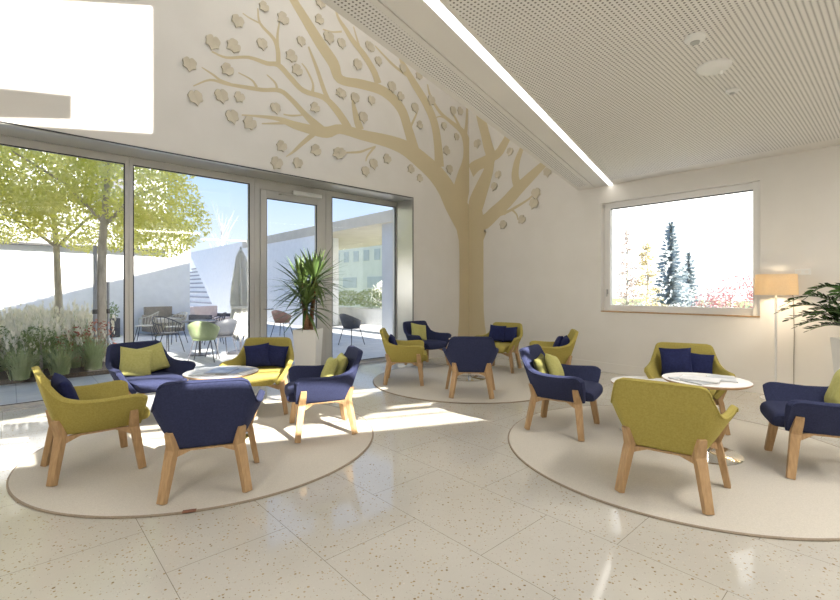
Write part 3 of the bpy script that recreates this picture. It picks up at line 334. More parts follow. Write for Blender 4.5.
# wall with the window
w = MB(); WX0,WX1,WZ0,WZ1 = 2.908,5.051,1.003,2.79
TOPY = lambda x, y: ROOF(min(x,2.9), 0)
w.box(-0.6, WX0, 0, 0.36, 0, 3.07); w.box(WX1, 11.2, 0, 0.36, 0, 3.07)
w.box(WX0, WX1, 0, 0.36, 0, WZ0); w.box(WX0, WX1, 0, 0.36, WZ1, 3.07)
w.prism([(-0.6,0),(11.2,0),(11.2,0.36),(-0.6,0.36)], 3.07, 3.36)
w.prism([(-0.6,0),(2.75,0),(2.75,0.36),(-0.6,0.36)], 3.36, lambda x,y: ROOF(x,0))
struct(w.build('wall_back', M['wall']))
# right wall (behind the camera)
w = MB()
def far_seg(y0, y1, z0, z1):
    w.prism([(XF(y0),y0),(XF(y0)+0.12,y0),(XF(y1)+0.12,y1),(XF(y1),y1)], z0, z1)
far_seg(YR-0.3, 0.0, 0, 3.07)
struct(w.build('wall_right', M['wall']))
w = MB(); w.prism([(-0.6,YR-0.3),(8,YR-0.3),(8,YR),(-0.6,YR)], 0, lambda x,y: ROOF(min(x,5.3),YR))
struct(w.build('wall_rear', M['wall']))
# upstand over the edge of the low ceiling, with a clerestory
w = MB()
def up_seg(y0, y1, z0, z1):
    w.prism([(XB(y0),y0),(XB(y0)+0.1,y0),(XB(y1)+0.1,y1),(XB(y1),y1)], z0, z1)
roofz = lambda x, y: ROOF(x, y)
HOLE = lambda x, y: 2.93 + SUN_SLOPE*XB(y)        # head of the lower clerestory
up_seg(-1.75, 0, 3.08, roofz); up_seg(-5.95, -5.9, 3.08, roofz)
up_seg(-5.9, -1.75, 3.08, 3.30); up_seg(-5.9, -1.75, HOLE, roofz)
up_seg(-5.9, -1.75, 3.62, 3.70); up_seg(-4.65, -4.25, 3.30, HOLE); up_seg(-3.42, -1.75, 3.30, HOLE)
up_seg(YR, -5.95, 3.08, 5.82)
up_seg(YR, -6.74, lambda x, y: 5.96 - 0.07*(-6.74-y), 6.19)
up_seg(YR, -5.95, lambda x, y: 7.45 + 0.20*(y+5.95), roofz)
struct(w.build('wall_clerestory', M['wall']))
# pitched roof over the tall part
w = MB(); w.prism([(-0.9,YR-0.4),(XB(YR-0.4)+0.1,YR-0.4),(XB(0.4)+0.1,0.4),(-0.9,0.4)], ROOF, lambda x,y: ROOF(x,y)+0.08)
struct(w.build('roof', M['ceil']))
# low ceiling: slab, plain bands, perforated panels
CZ = 3.07
ST_ = 3.092                                        # top of the thin slab
sl = lambda x0, y: x0 + (CZ+0.03)/SUN_SLOPE + 0.44*(y+3.45)      # where a sunbeam that lands x0 metres from the glass passes the slab
SUN_SLOTS = [(1.45,1.67),(1.685,1.92),(2.50,2.66),(2.76,2.99),(3.003,3.46)]  # unseen openings added to throw the sun bands onto the floor
YA, YZ = -3.45, -9.6
def slab(c, poly, z0, z1): c.prism(poly, z0, z1)
def clipped(c, x0, x1, z0, z1):
    """strip of slab between two slots, cut off along the edge of the low ceiling"""
    lo_ = lambda y: max(XB(y), x0(y)); n = 24; ys = [YA+(YZ-YA)*i/n for i in range(n+1)]
    for i in range(n):
        ya, yb = ys[i], ys[i+1]
        if x1(yb) <= lo_(yb)+1e-3: 
            continue
        c.prism([(lo_(ya),ya),(lo_(yb),yb),(x1(yb),yb),(x1(ya),ya)], z0, z1)
c = MB(); zA, zB = CZ+0.012, ST_
c.prism([(XB(0.36),0.36),(XB(YA),YA),(XF(YA)+0.2,YA),(XF(0.36)+0.2,0.36)], zA, zB)
c.prism([(XB(YZ),YZ),(XB(YR-0.3),YR-0.3),(XF(YR)+0.4,YR-0.3),(XF(YZ)+0.2,YZ)], zA, zB)
edges_ = [lambda y: -99.0]
for a_, b_ in SUN_SLOTS: edges_ += [lambda y, a_=a_: sl(a_,y), lambda y, b_=b_: sl(b_,y)]
edges_.append(lambda y: XF(y)+0.2)
for i in range(0, len(edges_), 2): clipped(c, edges_[i], edges_[i+1], zA, zB)
ya, yb = -6.45, -7.12                              # unseen patch added over the slots to keep sunbeams off a chair
c.prism([(sl(2.49,ya),ya),(sl(2.49,yb),yb),(sl(3.5,yb),yb),(sl(3.5,ya),ya)], CZ, zB)
def band(o0, o1, k, y1=0.0, y0=YR):
    c.cur = k
    q = lambda o, y: (XB(y) + o*1.0345, y)
    c.prism([q(o0,y0), q(o1,y0), q(o1,y1), q(o0,y1)], CZ, CZ+0.012)
band(0, 0.055, 0); band(0.055, 0.235, 1, -0.25); band(0.055, 0.235, 0, 0.0, -0.25); band(0.235, 0.283, 0)
band(0.294, 0.507, 0)
EO = 0.592
q = lambda o, y: (XB(y) + o*1.0345, y)
c.cur = 0; c.prism([q(EO,-0.32), (XF(-0.32)+0.05,-0.32), (XF(0)+0.05,0.0), q(EO,0.0)], CZ, CZ+0.012)
band(EO, EO+0.03, 0, -0.32)
c.cur = 2
c.prism([q(EO+0.03,YA), (XF(YA)+0.05,YA), (XF(-0.32)+0.05,-0.32), q(EO+0.03,-0.32)], CZ, CZ+0.012)
XQ = lambda y: q(EO+0.03,y)[0]
for i in range(0, len(edges_), 2):
    ef, eg = edges_[i], edges_[i+1]; n = 24; ys = [YA+(YZ-YA)*k/n for k in range(n+1)]
    for k in range(n):
        ya, yb = ys[k], ys[k+1]; la, lb = max(XQ(ya), ef(ya)), max(XQ(yb), ef(yb))
        if eg(yb) > lb+1e-3: c.prism([(la,ya),(lb,yb),(eg(yb),yb),(eg(ya),ya)], CZ, CZ+0.012)
struct(c.build('ceiling', M['ceil'], mats=[M['ceil'], M['perf_strip'], M['perf']]))
# recessed line of light in the ceiling
ll = thing('linear_light', 'long white recessed strip of light running across the low ceiling', 'ceiling light', (XB(0)+0.5485*1.0345, 0, CZ))
b0 = MB(); rel = lambda o, y: (XB(y)+o*1.0345-ll.location.x, y)
b0.prism([rel(0.511,-8.9), rel(0.587,-8.9), rel(0.587,-0.01), rel(0.511,-0.01)], 0.004, 0.010)
b0.build('diffuser', M['led'], ll)
b0 = MB()
for o0, o1 in ((0.5075,0.511),(0.587,0.5915)): b0.prism([rel(o0,-8.9), rel(o1,-8.9), rel(o1,-0.01), rel(o0,-0.01)], 0.0, 0.011)
b0.build('trim_profile', M['plastic'], ll)

# skirting
struct(MB().box(0.0, 10.3, -0.012, 0.0, 0.0, 0.15).build('baseboard_back', M['wall']))
struct(MB().box(0.0, 0.012, JY+0.03, -0.012, 0.0, 0.15).build('baseboard_left', M['wall']))
# metal lining of the facade opening
t = MB()
t.box(GX, 0.004, YR, JY, HEAD-0.012, HEAD); t.box(GX, 0.004, JY-0.012, JY, 0, HEAD-0.012)
struct(t.build('trim_1', M['reveal']))
t = MB(); t.box(-0.01, 0.010, YR, JY+0.012, HEAD, HEAD+0.014); t.box(-0.01, 0.010, JY, JY+0.012, 0, HEAD)  # dark strip stands in for the shadow gap round the lining
struct(t.build('trim_2', M['dark']))
struct(MB().box(GX-0.12, GX+0.06, YR, JY-0.012, 0, 0.012).build('trim_3', M['alu']))

# ------------------------------------------------------------------ glazing
FX0, FX1 = GX-0.10, GX
HZ = 2.99
def fixed_light(name, y0, y1, fl, fr, ft=0.0):
    """fixed pane with its metal frame; y0<y1 clear glass"""
    f = MB()
    f.box(FX0, FX1, y0-fl, y0, 0.0, HEAD-0.012); f.box(FX0, FX1, y1, y1+fr, 0.0, HEAD-0.012)
    f.box(FX0, FX1, y0, y1, 0.0, 0.05); f.box(FX0, FX1, y0, y1, HZ, HEAD-0.012)
    fo = struct(f.build(name, M['alu'], bevel=0.004))
    g = MB()
    for a, b_, cc, d in ((y0,y0+0.012,0.05,HZ),(y1-0.012,y1,0.05,HZ),(y0,y1,HZ-0.012,HZ),(y0,y1,0.05,0.058)): g.box(FX1-0.03, FX1-0.006, a, b_, cc, d)
    g.build('gasket', M['dark'], fo)
    mesh_obj('pane', [(FX1-0.04,y0,0.05),(FX1-0.04,y1,0.05),(FX1-0.04,y1,HZ),(FX1-0.04,y0,HZ)], [(0,1,2,3)], M['glass'], fo)
    return fo
fixed_light('window_2', -9.9, -6.161, 0.5, 0.043)
fixed_light('window_3', -6.073, -4.535, 0.043, 0.073)
fixed_light('window_4', -3.085, JY-0.03, 0.12, 0.018)
# door
dframe = MB(); dframe.box(FX0, FX1, -4.46, -4.38, 0, HEAD-0.012); dframe.box(FX0, FX1, -3.28, -3.21, 0, HEAD-0.012); dframe.box(FX0, FX1, -4.38, -3.28, 2.93, HEAD-0.012)
door = struct(dframe.build('door_1', M['alu'], bevel=0.004))
y0, y1 = -4.375, -3.285
lf = MB(); lf.box(FX0+0.02, FX1+0.015, y0, y0+0.10, 0.015, 2.925); lf.box(FX0+0.02, FX1+0.015, y1-0.10, y1, 0.015, 2.925)
lf.box(FX0+0.02, FX1+0.015, y0+0.10, y1-0.10, 0.015, 0.13); lf.box(FX0+0.02, FX1+0.015, y0+0.10, y1-0.10, 2.80, 2.925)
leaf_o = lf.build('door_leaf', M['alu'], door, bevel=0.004)
mesh_obj('door_pane', [(GX-0.03,y0+0.10,0.13),(GX-0.03,y1-0.10,0.13),(GX-0.03,y1-0.10,2.80),(GX-0.03,y0+0.10,2.80)], [(0,1,2,3)], M['glass'], leaf_o)
g = MB()
for a, b_, cc, d in ((y0+0.10,y0+0.11,0.13,2.80),(y1-0.11,y1-0.10,0.13,2.80),(y0+0.1,y1-0.1,2.79,2.80)): g.box(GX-0.02, GX+0.005, a, b_, cc, d)
g.build('gasket', M['dark'], leaf_o)
cl = MB(); cl.box(GX+0.015, GX+0.085, -3.86, -3.33, 2.905, 2.975); clo = cl.build('door_closer', M['plastic'], door, bevel=0.01)
a_ = MB(); a_.tube([(GX+0.06,-3.80,2.90),(GX+0.07,-4.05,2.885),(GX+0.03,-4.08,2.885)], 0.008, 8); a_.build('closer_arm', M['alu'], clo)
hd = MB(); hd.tube([(GX+0.015,-4.32,1.05),(GX+0.07,-4.32,1.05),(GX+0.07,-4.19,1.05)], 0.011, 10); hd.build('door_handle', M['chrome'], leaf_o, smooth=True)
# window in the back wall
f = MB(); fx0,fx1,fz0,fz1 = WX0,WX1,WZ0,WZ1; FY0,FY1 = 0.10,0.18
f.box(fx0, fx0+0.11, FY0, FY1, fz0, fz1); f.box(fx1-0.085, fx1, FY0-0.05, FY1, fz0, fz1)
f.box(fx0+0.11, fx1-0.085, FY0, FY1, fz0, fz0+0.10); f.box(fx0+0.11, fx1-0.085, FY0, FY1, fz1-0.09, fz1)
wo = struct(f.build('window_1', M['white_frame'], bevel=0.004))
g = MB(); g.box(fx0+0.11, fx1-0.085, FY0+0.02, FY0+0.05, fz1-0.103, fz1-0.09); g.build('gasket', M['dark'], wo)
mesh_obj('pane', [(fx0+0.11,FY0+0.05,fz0+0.1),(fx1-0.085,FY0+0.05,fz0+0.1),(fx1-0.085,FY0+0.05,fz1-0.09),(fx0+0.11,FY0+0.05,fz1-0.09)], [(0,1,2,3)], M['glass'], wo)
s_ = MB(); s_.box(fx0, fx1, -0.012, FY0, fz0-0.014, fz0+0.004); s_.build('window_sill', M['oak'], wo)
h_ = MB(); h_.box(fx0+0.05, fx0+0.075, FY0-0.012, FY0, 1.28, 1.36); h_.tube([(fx0+0.062,FY0-0.02,1.33),(fx0+0.062,FY0-0.02,1.24)], 0.007, 8); h_.build('window_handle', M['grey_plastic'], wo)

# ------------------------------------------------------------------ painted tree with raised leaves
tree = thing('tree_mural', 'ochre painted tree with raised leaves spreading up the wall beside the glazing', 'wall mural', (0,0,0))
def stroke(side, rows, n):
    vs = []; fs = []; off = 0.0012 + 0.00012*n
    for r in rows:
        for a in ((r[0],r[1]), (r[2],r[3])):
            vs.append((off, a[0], a[1]) if side == 'f' else (a[0], -off, a[1]))
    for i in range(len(rows)-1): fs.append((2*i, 2*i+1, 2*i+3, 2*i+2))
    return vs, fs
for n_, (side, rows) in enumerate(STROKES):
    vs, fs = stroke(side, rows, n_)
    mb = MB(); mb.add(vs, fs); mb.build('branch', M['mural'], tree)
tv = [(0.0068, a, z) for a, z in TRUNK_F]; t2 = [(a, -0.0068, z) for a, z in TRUNK_R]
mb = MB(); mb.add(tv, [tuple(range(len(tv)))]); mb.add(t2, [tuple(range(len(t2)))]); mb.build('trunk', M['mural'], tree)
rl = random.Random(5)
def maple(R_):
    pts = []
    prof = [(0,1.15),(10,0.96),(22,0.84),(33,0.80),(46,0.93),(56,0.99),(66,0.86),(80,0.82),(95,0.90),(108,0.90),(125,0.82),(145,0.80),(162,0.74),(173,0.60),(180,0.42)]
    for a, r in prof: pts.append((R_*r*math.sin(math.radians(a))*0.92, R_*r*math.cos(math.radians(a))))
    for a, r in prof[-2:0:-1]: pts.append((-R_*r*math.sin(math.radians(a))*0.92, R_*r*math.cos(math.radians(a))))
    return pts
for side, p0, z0 in LEAVES:
    R_ = rl.uniform(0.088, 0.118); ang = rl.uniform(-0.9, 0.6) + PI*0.93; pts = maple(R_); n = len(pts)
    co, si = math.cos(ang), math.sin(ang); vs = []
    for d, k in ((0.006,1.0),(0.020,0.97)):
        for x, y in pts:
            u = (x*co - y*si)*k; v = (x*si + y*co)*k
            dd = d + (0.010*abs(x)/R_ if d > 0.01 else 0)
            if side == 'f': vs.append((dd, min(p0+u, -0.002), z0+v))
            else: vs.append((max(p0+u, 0.002), -dd, z0+v))
    cen = len(vs); vs.append((0.016, p0, z0) if side == 'f' else (p0, -0.016, z0))
    fs = [(n+i, n+(i+1)%n, cen) for i in range(n)] + [(i, (i+1)%n, n+(i+1)%n, n+i) for i in range(n)]
    mb = MB(); mb.add(vs, fs); mb.build('leaf', M['mural_leaf'], tree)

# ------------------------------------------------------------------ ceiling devices, socket
def dome(name, label, cat, x, y, prof, extra=None):
    t = thing(name, label, cat, (x, y, CZ))
    ho = MB().lathe(prof, 32).build('housing', M['plastic'], t, smooth=True)
    if extra: MB().lathe(extra, 24).build('sensor_face', M['grey_plastic'], ho, smooth=True)
    return t
dome('smoke_detector', 'small round white detector on ceiling, nearest of the three devices', 'ceiling sensor', 5.40, -3.82, [(0.062,0),(0.062,-0.018),(0.045,-0.034),(0.03,-0.036),(0.0001,-0.036)], [(0.03,-0.036),(0.028,-0.043),(0.0001,-0.043)])
sp = dome('ceiling_speaker', 'wide round white dome on ceiling between the two smaller devices', 'ceiling sensor', 5.37, -3.266, [(0.115,0),(0.115,-0.012),(0.095,-0.030),(0.06,-0.044),(0.0001,-0.046)])
MB().tube([(0.045,0.02,-0.04),(0.045,0.02,-0.075)], 0.012, 12).build('indicator', M['plastic'], sp, smooth=True)
dome('motion_sensor', 'smallest round white device on ceiling, nearest the window wall', 'ceiling sensor', 5.352, -2.673, [(0.05,0),(0.05,-0.014),(0.036,-0.026),(0.0001,-0.027)], [(0.022,-0.027),(0.018,-0.038),(0.0001,-0.04)])
so = thing('wall_socket', 'white double wall plate beside the floor lamp', 'wall socket', (5.484, 0, 1.573))
MB().box(-0.075, 0.075, -0.011, -0.001, -0.038, 0.038).build('cover_plate', M['plastic'], so, bevel=0.004)
for dx in (-0.036, 0.036): MB().tube([(dx,-0.0112,0),(dx,-0.0125,0)], 0.02, 20).build('insert', M['ceil'], so)
# ------------------------------------------------------------------ rugs
RUG = 0.012
def rug(label, x, y, r, tagged=False):
    t = thing('round_rug', label, 'rug', (x, y, 0), 0, 'round rugs')
    MB().disc(r-0.012, r-0.012, 0.0005, RUG, 128).build('pile', M['rug'], t)
    MB().lathe([(r-0.012,0.0005),(r-0.004,0.0005),(r,0.004),(r,0.008),(r-0.004,RUG+0.001),(r-0.012,RUG+0.001)], 128).build('binding', M['rug_edge'], t)
    if tagged:
        a = math.atan2(-6.452-y, 3.434-x)
        a = math.atan2(math.sin(a), math.cos(a)); tx, ty = math.cos(a), math.sin(a)
        b = MB(); b.board([(tx*(r-0.02),ty*(r-0.02),RUG+0.002),(tx*(r+0.012),ty*(r+0.012),RUG+0.001)], [0.075,0.075], [0.004,0.004], (-ty,tx,0)); b.build('leather_tag', M['leather'], t)
    return t
rug('beige round rug in front of the glass wall with a brown tag on its rim', 2.177, -5.880, 1.40, True)
rug('beige round rug lying nearest the floor lamp', 5.046, -3.089, 1.40)
rug('beige round rug at the foot of the painted tree', 1.906, -2.187, 1.42)

# ------------------------------------------------------------------ armchair prototype
ST = [ # bottom rail point, top rail point of the right half, from the middle of the back to the front of the arm
 ((0,-.215,.308),(0,-.345,.764)), ((.09,-.215,.308),(.12,-.345,.764)), ((.155,-.213,.308),(.218,-.342,.762)),
 ((.180,-.205,.308),(.260,-.332,.743)), ((.195,-.185,.308),(.282,-.303,.680)), ((.210,-.125,.308),(.314,-.225,.588)),
 ((.219,-.050,.308),(.336,-.120,.556)), ((.224,.060,.308),(.354,.010,.548)), ((.228,.140,.308),(.366,.120,.552)),
 ((.230,.205,.308),(.373,.200,.556)), ((.231,.240,.308),(.375,.238,.553)), ((.231,.262,.309),(.376,.260,.541)), ((.231,.272,.312),(.375,.268,.522)) ]
def armchair(fabric):
    t = thing('armchair', 'x', 'armchair')
    # upholstered shell
    half = ST; full = [((-b[0],b[1],b[2]),(-q[0],q[1],q[2])) for b, q in half[:0:-1]] + half
    NV = 5; vs = []; fs = []
    for b, q in full:
        for j in range(NV):
            k = j/(NV-1); bow = 0.012*math.sin(PI*k)
            x = b[0]+(q[0]-b[0])*k; y = b[1]+(q[1]-b[1])*k; z = b[2]+(q[2]-b[2])*k
            r = math.hypot(x, y+0.02) or 1
            vs.append((x+bow*x/r, y+bow*(y+0.02)/r*0.6, z))
    for i in range(len(full)-1):
        for j in range(NV-1):
            fs.append((i*NV+j, (i+1)*NV+j, (i+1)*NV+j+1, i*NV+j+1))
    sh = mesh_obj('shell', vs, fs, fabric, t, True)
    bm = bmesh.new(); bm.from_mesh(sh.data); bmesh.ops.recalc_face_normals(bm, faces=bm.faces)
    # make the normals look outward so the thickness grows inward
    f0 = bm.faces[:][len(bm.faces)//2]
    if f0.normal.dot(Vector((f0.calc_center_median().x, f0.calc_center_median().y, 0))) < 0: bmesh.ops.reverse_faces(bm, faces=bm.faces)
    bm.to_mesh(sh.data); bm.free()
    so_ = sh.modifiers.new('s', 'SOLIDIFY'); so_.thickness = 0.044; so_.offset = -1; so_.edge_crease_rim = 0.55; so_.edge_crease_outer = 0.35; so_.edge_crease_inner = 0.35
    sb = sh.modifiers.new('b', 'SUBSURF'); sb.levels = 2; sb.render_levels = 2
    baked(sh)
    # piping along the rim
    rim = [Vector(q)*1 for b, q in full]; rim = [full[0][0]] + [tuple(r) for r in rim] + [full[-1][0]]
    inset = [(x*0.985, y*0.985, z-0.004) for x, y, z in rim[1:-1]]
    dense = []
    for i in range(len(inset)-1):
        p0 = Vector(inset[max(i-1,0)]); p1 = Vector(inset[i]); p2 = Vector(inset[i+1]); p3 = Vector(inset[min(i+2,len(inset)-1)])
        for k in range(4):
            u = k/4; dense.append(.5*((2*p1)+(p2-p0)*u+(2*p0-5*p1+4*p2-p3)*u*u+(3*p1-p0-3*p2+p3)*u**3))
    dense.append(Vector(inset[-1]))
    # seat cushion
    sv = []; sf = []; ny = 13; prof = []
    ys = [-.205,-.19,-.15,-.08,0,.08,.16,.23,.28,.312,.330,.339,.340]
    tops = [.41,.424,.434,.440,.443,.445,.445,.444,.440,.432,.416,.392,.372]
    bots = [.325,.318,.314,.314,.314,.314,.314,.314,.314,.316,.324,.340,.358]
    NS = 20
    for y, zt, zb in zip(ys, tops, bots):
        for k in range(NS):
            a = 2*PI*k/NS; cx_ = abs(math.cos(a))**0.35*math.copysign(1,math.cos(a)); sz = abs(math.sin(a))**0.35*math.copysign(1,math.sin(a))
            z = (zt+zb)/2 + sz*(zt-zb)/2
            hw = 0.184 + (z-0.314)*0.50 - (0.03 if y < -0.18 else 0) - (0.012 if y > 0.31 else 0)
            sv.append((cx_*hw, y, z))
    n = len(ys)
    for i in range(n-1):
        for k in range(NS): sf.append((i*NS+k, i*NS+(k+1)%NS, (i+1)*NS+(k+1)%NS, (i+1)*NS+k))
    sf.append(tuple(range(NS))); sf.append(tuple((n-1)*NS+k for k in range(NS)))
    mb = MB(); mb.add(sv, sf); se = mb.build('seat_cushion', fabric, t, True)
    # legs: boards that follow the shell above the knee and splay below it
    for s in (-1, 1):
        fl = MB(); fl.board([(s*.317,.262,0),(s*.268,.226,.275),(s*.259,.219,.315),(s*.296,.212,.395),(s*.318,.208,.446)], [.050,.060,.063,.058,.050], [.038,.044,.044,.030,.022], (0,1,0))
        fl.build('leg', M['oak'], t, bevel=0.004)
        rl_ = MB(); rl_.board([(s*.250,-.262,0),(s*.206,-.216,.272),(s*.197,-.209,.315),(s*.208,-.228,.385),(s*.217,-.242,.432)], [.052,.064,.067,.060,.052], [.040,.044,.044,.030,.022], (.8,s*.6,0))
        rl_.build('leg', M['oak'], t, bevel=0.004)
    fr = MB()
    for s in (-1, 1):   # side rails with tapered ends under the seat
        fr.board([(s*.206,-.205,.282),(s*.200,-.10,.306),(s*.205,.11,.306),(s*.254,.215,.282)], [.030]*4, [.055,.014,.014,.055], (1,0,0))
    for yy, xx in ((-.205,.205),(.215,.24)):
        fr.board([(-xx,yy,.282),(-xx*.45,yy,.306),(xx*.45,yy,.306),(xx,yy,.282)], [.030]*4, [.055,.012,.012,.055], (0,1,0))
    fr.build('underframe', M['oak'], t, bevel=0.003)
    mb = MB(); mb.tube(dense, 0.006, 8); mb.build('piping', fabric, sh, True)
    return t
proto = {'yellow': armchair(M['yellow']), 'navy': armchair(M['navy'])}
used = set()
def chair(colour, x, y, deg, label, group):
    o = proto[colour] if colour not in used else copy_tree(proto[colour]); used.add(colour)
    o.location = (x, y, RUG+0.0015); o.rotation_euler = (0,0,math.radians(deg)); tag(o, label, 'armchair', group)
    return o
GL, GM, GR = 'armchairs round the table by the glass wall', 'armchairs round the table by the painted tree', 'armchairs round the tables near the floor lamp'
CH = {}
CH['L1'] = chair('yellow', 2.185,-6.794, 1.4, 'mustard armchair in profile on the left, nearest the glass wall, with one navy cushion', GL)
CH['L2'] = chair('navy', 3.086,-6.231, 68.5, 'navy armchair with its back to us and no cushion in front of the left table', GL)
CH['L3'] = chair('navy', 0.98,-6.19, -80, 'navy armchair with two pale yellow cushions in front of the planting bed', GL)
CH['L4'] = chair('yellow', 1.450,-5.162, -126.3, 'mustard armchair with two navy cushions beside the potted yucca', GL)
CH['L5'] = chair('navy', 2.577,-5.041, 157.9, 'navy armchair in profile facing left with two slim yellow cushions behind its arm', GL)
CH['M6'] = chair('yellow', 1.385,-3.0, -42.4, 'mustard armchair in profile facing right, at the corner of the glass wall', GM)
CH['M7'] = chair('navy', 0.565,-1.80, -93.9, 'navy armchair with one yellow cushion against the wall left of the tree trunk', GM)
CH['M8'] = chair('navy', 2.557,-2.869, 43.0, 'navy armchair with its back to us on the rug at the painted tree', GM)
CH['M9'] = chair('yellow', 1.710,-1.146, -164.7, 'mustard armchair with two navy cushions just right of the tree trunk', GM)
CH['M10'] = chair('yellow', 2.91,-1.53, 126, 'mustard armchair facing left, half hidden behind a navy armchair, below the window', GM)
CH['R11'] = chair('navy', 4.093,-3.286, -75.7, 'navy armchair facing right with two yellow cushions on the left edge of the right rug', GR)
CH['R12'] = chair('yellow', 4.86,-2.23, -159.2, 'mustard armchair with two navy cushions facing us under the window', GR)
CH['R13'] = chair('yellow', 5.286,-3.972, 10.1, 'mustard armchair with its back to us, largest and nearest on the right', GR)
CH['R14'] = chair('navy', 5.943,-2.784, 111.3, 'navy armchair at the right edge facing left with one lime cushion', GR)

# ------------------------------------------------------------------ cushions
def cushion_mesh(name, S, T, mat):
    n = 14; vs = []; fs = []
    g = [math.sin(PI*(i/n-0.5)) for i in range(n+1)]
    for side in (1,-1):
        for i in range(n+1):
            for j in range(n+1):
                u, v = g[i], g[j]
                x = u*S/2*(1-0.09*(1-v*v)*abs(u)); y = v*S/2*(1-0.09*(1-u*u)*abs(v))
                h = T/2*((1-u**4)*(1-v**4))**0.5
                w_ = 0.006*math.sin(7*u+3*v)*(1-u*u)*(1-v*v)
                vs.append((x, side*h + w_, y))
    m = (n+1)*(n+1)
    for s in range(2):
        for i in range(n):
            for j in range(n):
                a = s*m+i*(n+1)+j; q = (a, a+1, a+n+2, a+n+1); fs.append(q if s == 0 else q[::-1])
    mb = MB(); mb.add(vs, fs); o = mb.build(name, mat, None, True)
    bm = bmesh.new(); bm.from_mesh(o.data); bmesh.ops.remove_doubles(bm, verts=bm.verts, dist=1e-4); bmesh.ops.recalc_face_normals(bm, faces=bm.faces); bm.to_mesh(o.data); bm.free()
    return o
cproto = {k: cushion_mesh('cushion', 0.295, 0.115, M[m]) for k, m in (('yellow','yellow_c'),('navy','navy_c'),('olive','olive_c'))}
cused = set()
def cushion(colour, key, x, y, z, lean, yaw, roll, label, s=1.0, group='scatter cushions on the armchairs'):
    o = cproto[colour] if colour not in cused else cproto[colour].copy()
    if colour in cused: col.objects.link(o)
    cused.add(colour)
    c = CH[key]
    m = Matrix.Translation(c.location) @ Matrix.Rotation(c.rotation_euler.z,4,'Z') @ Matrix.Translation((x,y,z)) @ Matrix.Rotation(math.radians(yaw),4,'Z') @ Matrix.Rotation(math.radians(lean),4,'X') @ Matrix.Rotation(math.radians(roll),4,'Y') @ Matrix.Scale(s,4)
    o.matrix_world = m
    tag(o, label, 'cushion', group)
cushion('navy','L1', .02,-.165,.575, 20, 0, 8, 'navy cushion on the mustard armchair at far left', 0.95)
cushion('yellow','L3', .08,-.09,.575, 24, 4, -14, 'pale yellow cushion in front of its twin on the navy chair before the planting bed', 1.08)
cushion('yellow','L3', -.10,-.165,.585, 20, -6, 12, 'pale yellow cushion behind, further right, on the navy chair before the planting bed', 1.05)
cushion('navy','L4', .08,-.13,.575, 20, 6, 7, 'navy cushion in front, leaning left, on the mustard chair beside the yucca', 0.95)
cushion('navy','L4', -.12,-.17,.565, 20, -4, -6, 'navy cushion on the right-hand side of the mustard chair beside the yucca', 0.88)
cushion('yellow','L5', .04,-.17,.575, 20, 0, -3, 'slim yellow cushion leaning on the back of the navy chair facing left', 0.9)
cushion('yellow','L5', -.02,-.06,.565, 22, 0, 5, 'slim yellow cushion in front of its twin on the navy chair facing left', 0.88)
cushion('navy','M6', .02,-.16,.56, 20, 0, 3, 'dark cushion behind the arm of the mustard chair at the glass corner', 0.85)
cushion('yellow','M7', .06,-.12,.575, 22, 0, -12, 'yellow cushion on the navy chair left of the painted trunk', 1.1)
cushion('navy','M9', .11,-.12,.59, 20, 4, -3, 'navy cushion on the left of the mustard chair right of the painted trunk', 1.0)
cushion('navy','M9', -.10,-.17,.575, 20, -4, 5, 'smaller navy cushion on the right of the mustard chair right of the painted trunk', 0.92)
cushion('navy','M10', .06,-.10,.56, 22, 0, 6, 'dark cushion in front on the mustard chair facing left below the window', 0.85)
cushion('navy','M10', -.08,-.17,.565, 20, 0, -5, 'dark cushion behind on the mustard chair facing left below the window', 0.85)
cushion('olive','R11', .05,-.175,.565, 20, 0, 8, 'dark olive cushion tucked against the back of the navy chair on the right rug', 0.85)
cushion('yellow','R11', -.02,-.075,.57, 24, 5, -14, 'pale lime cushion in front on the navy chair on the right rug', 0.92)
cushion('navy','R12', .08,-.13,.59, 20, 3, 3, 'larger navy cushion on the mustard chair facing us under the window', 1.02)
cushion('navy','R12', -.13,-.17,.565, 20, -3, -4, 'smaller navy cushion on the right of the mustard chair facing us under the window', 0.85)
cushion('yellow','R14', .02,-.13,.60, 20, 0, 3, 'lime cushion on the navy chair at the right edge', 1.1)

# ------------------------------------------------------------------ tables
def table(label, x, y, h, r=0.315, br=0.24):
    t = thing('side_table', label, 'table', (x, y, RUG+0.001), 0, 'round side tables')
    top = MB().lathe([(0.0001,h-0.004),(r-0.004,h-0.004),(r-0.001,h-0.002),(r-0.001,h),(0.0001,h)], 64).build('tabletop', M['table_top'], t)
    MB().lathe([(0.0001,h-0.024),(r-0.02,h-0.024),(r,h-0.012),(r,h-0.004),(0.0001,h-0.0041)], 64).build('edge', M['table_edge'], top)
    MB().lathe([(0.028,0.016),(0.028,h-0.024)], 24).build('column', M['chrome'], t, True)
    MB().lathe([(0.0001,0),(br,0),(br,0.006),(br-0.012,0.011),(0.05,0.018),(0.028,0.03),(0.0001,0.03)], 56).build('base_plate', M['chrome'], t, True)
    return t
TBL = {'L': (2.185,-5.845,0.60), 'R': (5.254,-3.049,0.605), 'M': (1.877,-2.120,0.60), 'R2': (4.70,-2.80,0.46)}
table('round white table with spread magazines in front of the glass wall', *TBL['L'])
table('taller round white table with magazines near the floor lamp', *TBL['R'], 0.315, 0.26)
table('round table hidden behind the navy chair at the painted tree', *TBL['M'])
table('lower round table with white papers tucked beside the taller one', *TBL['R2'])
mags = []
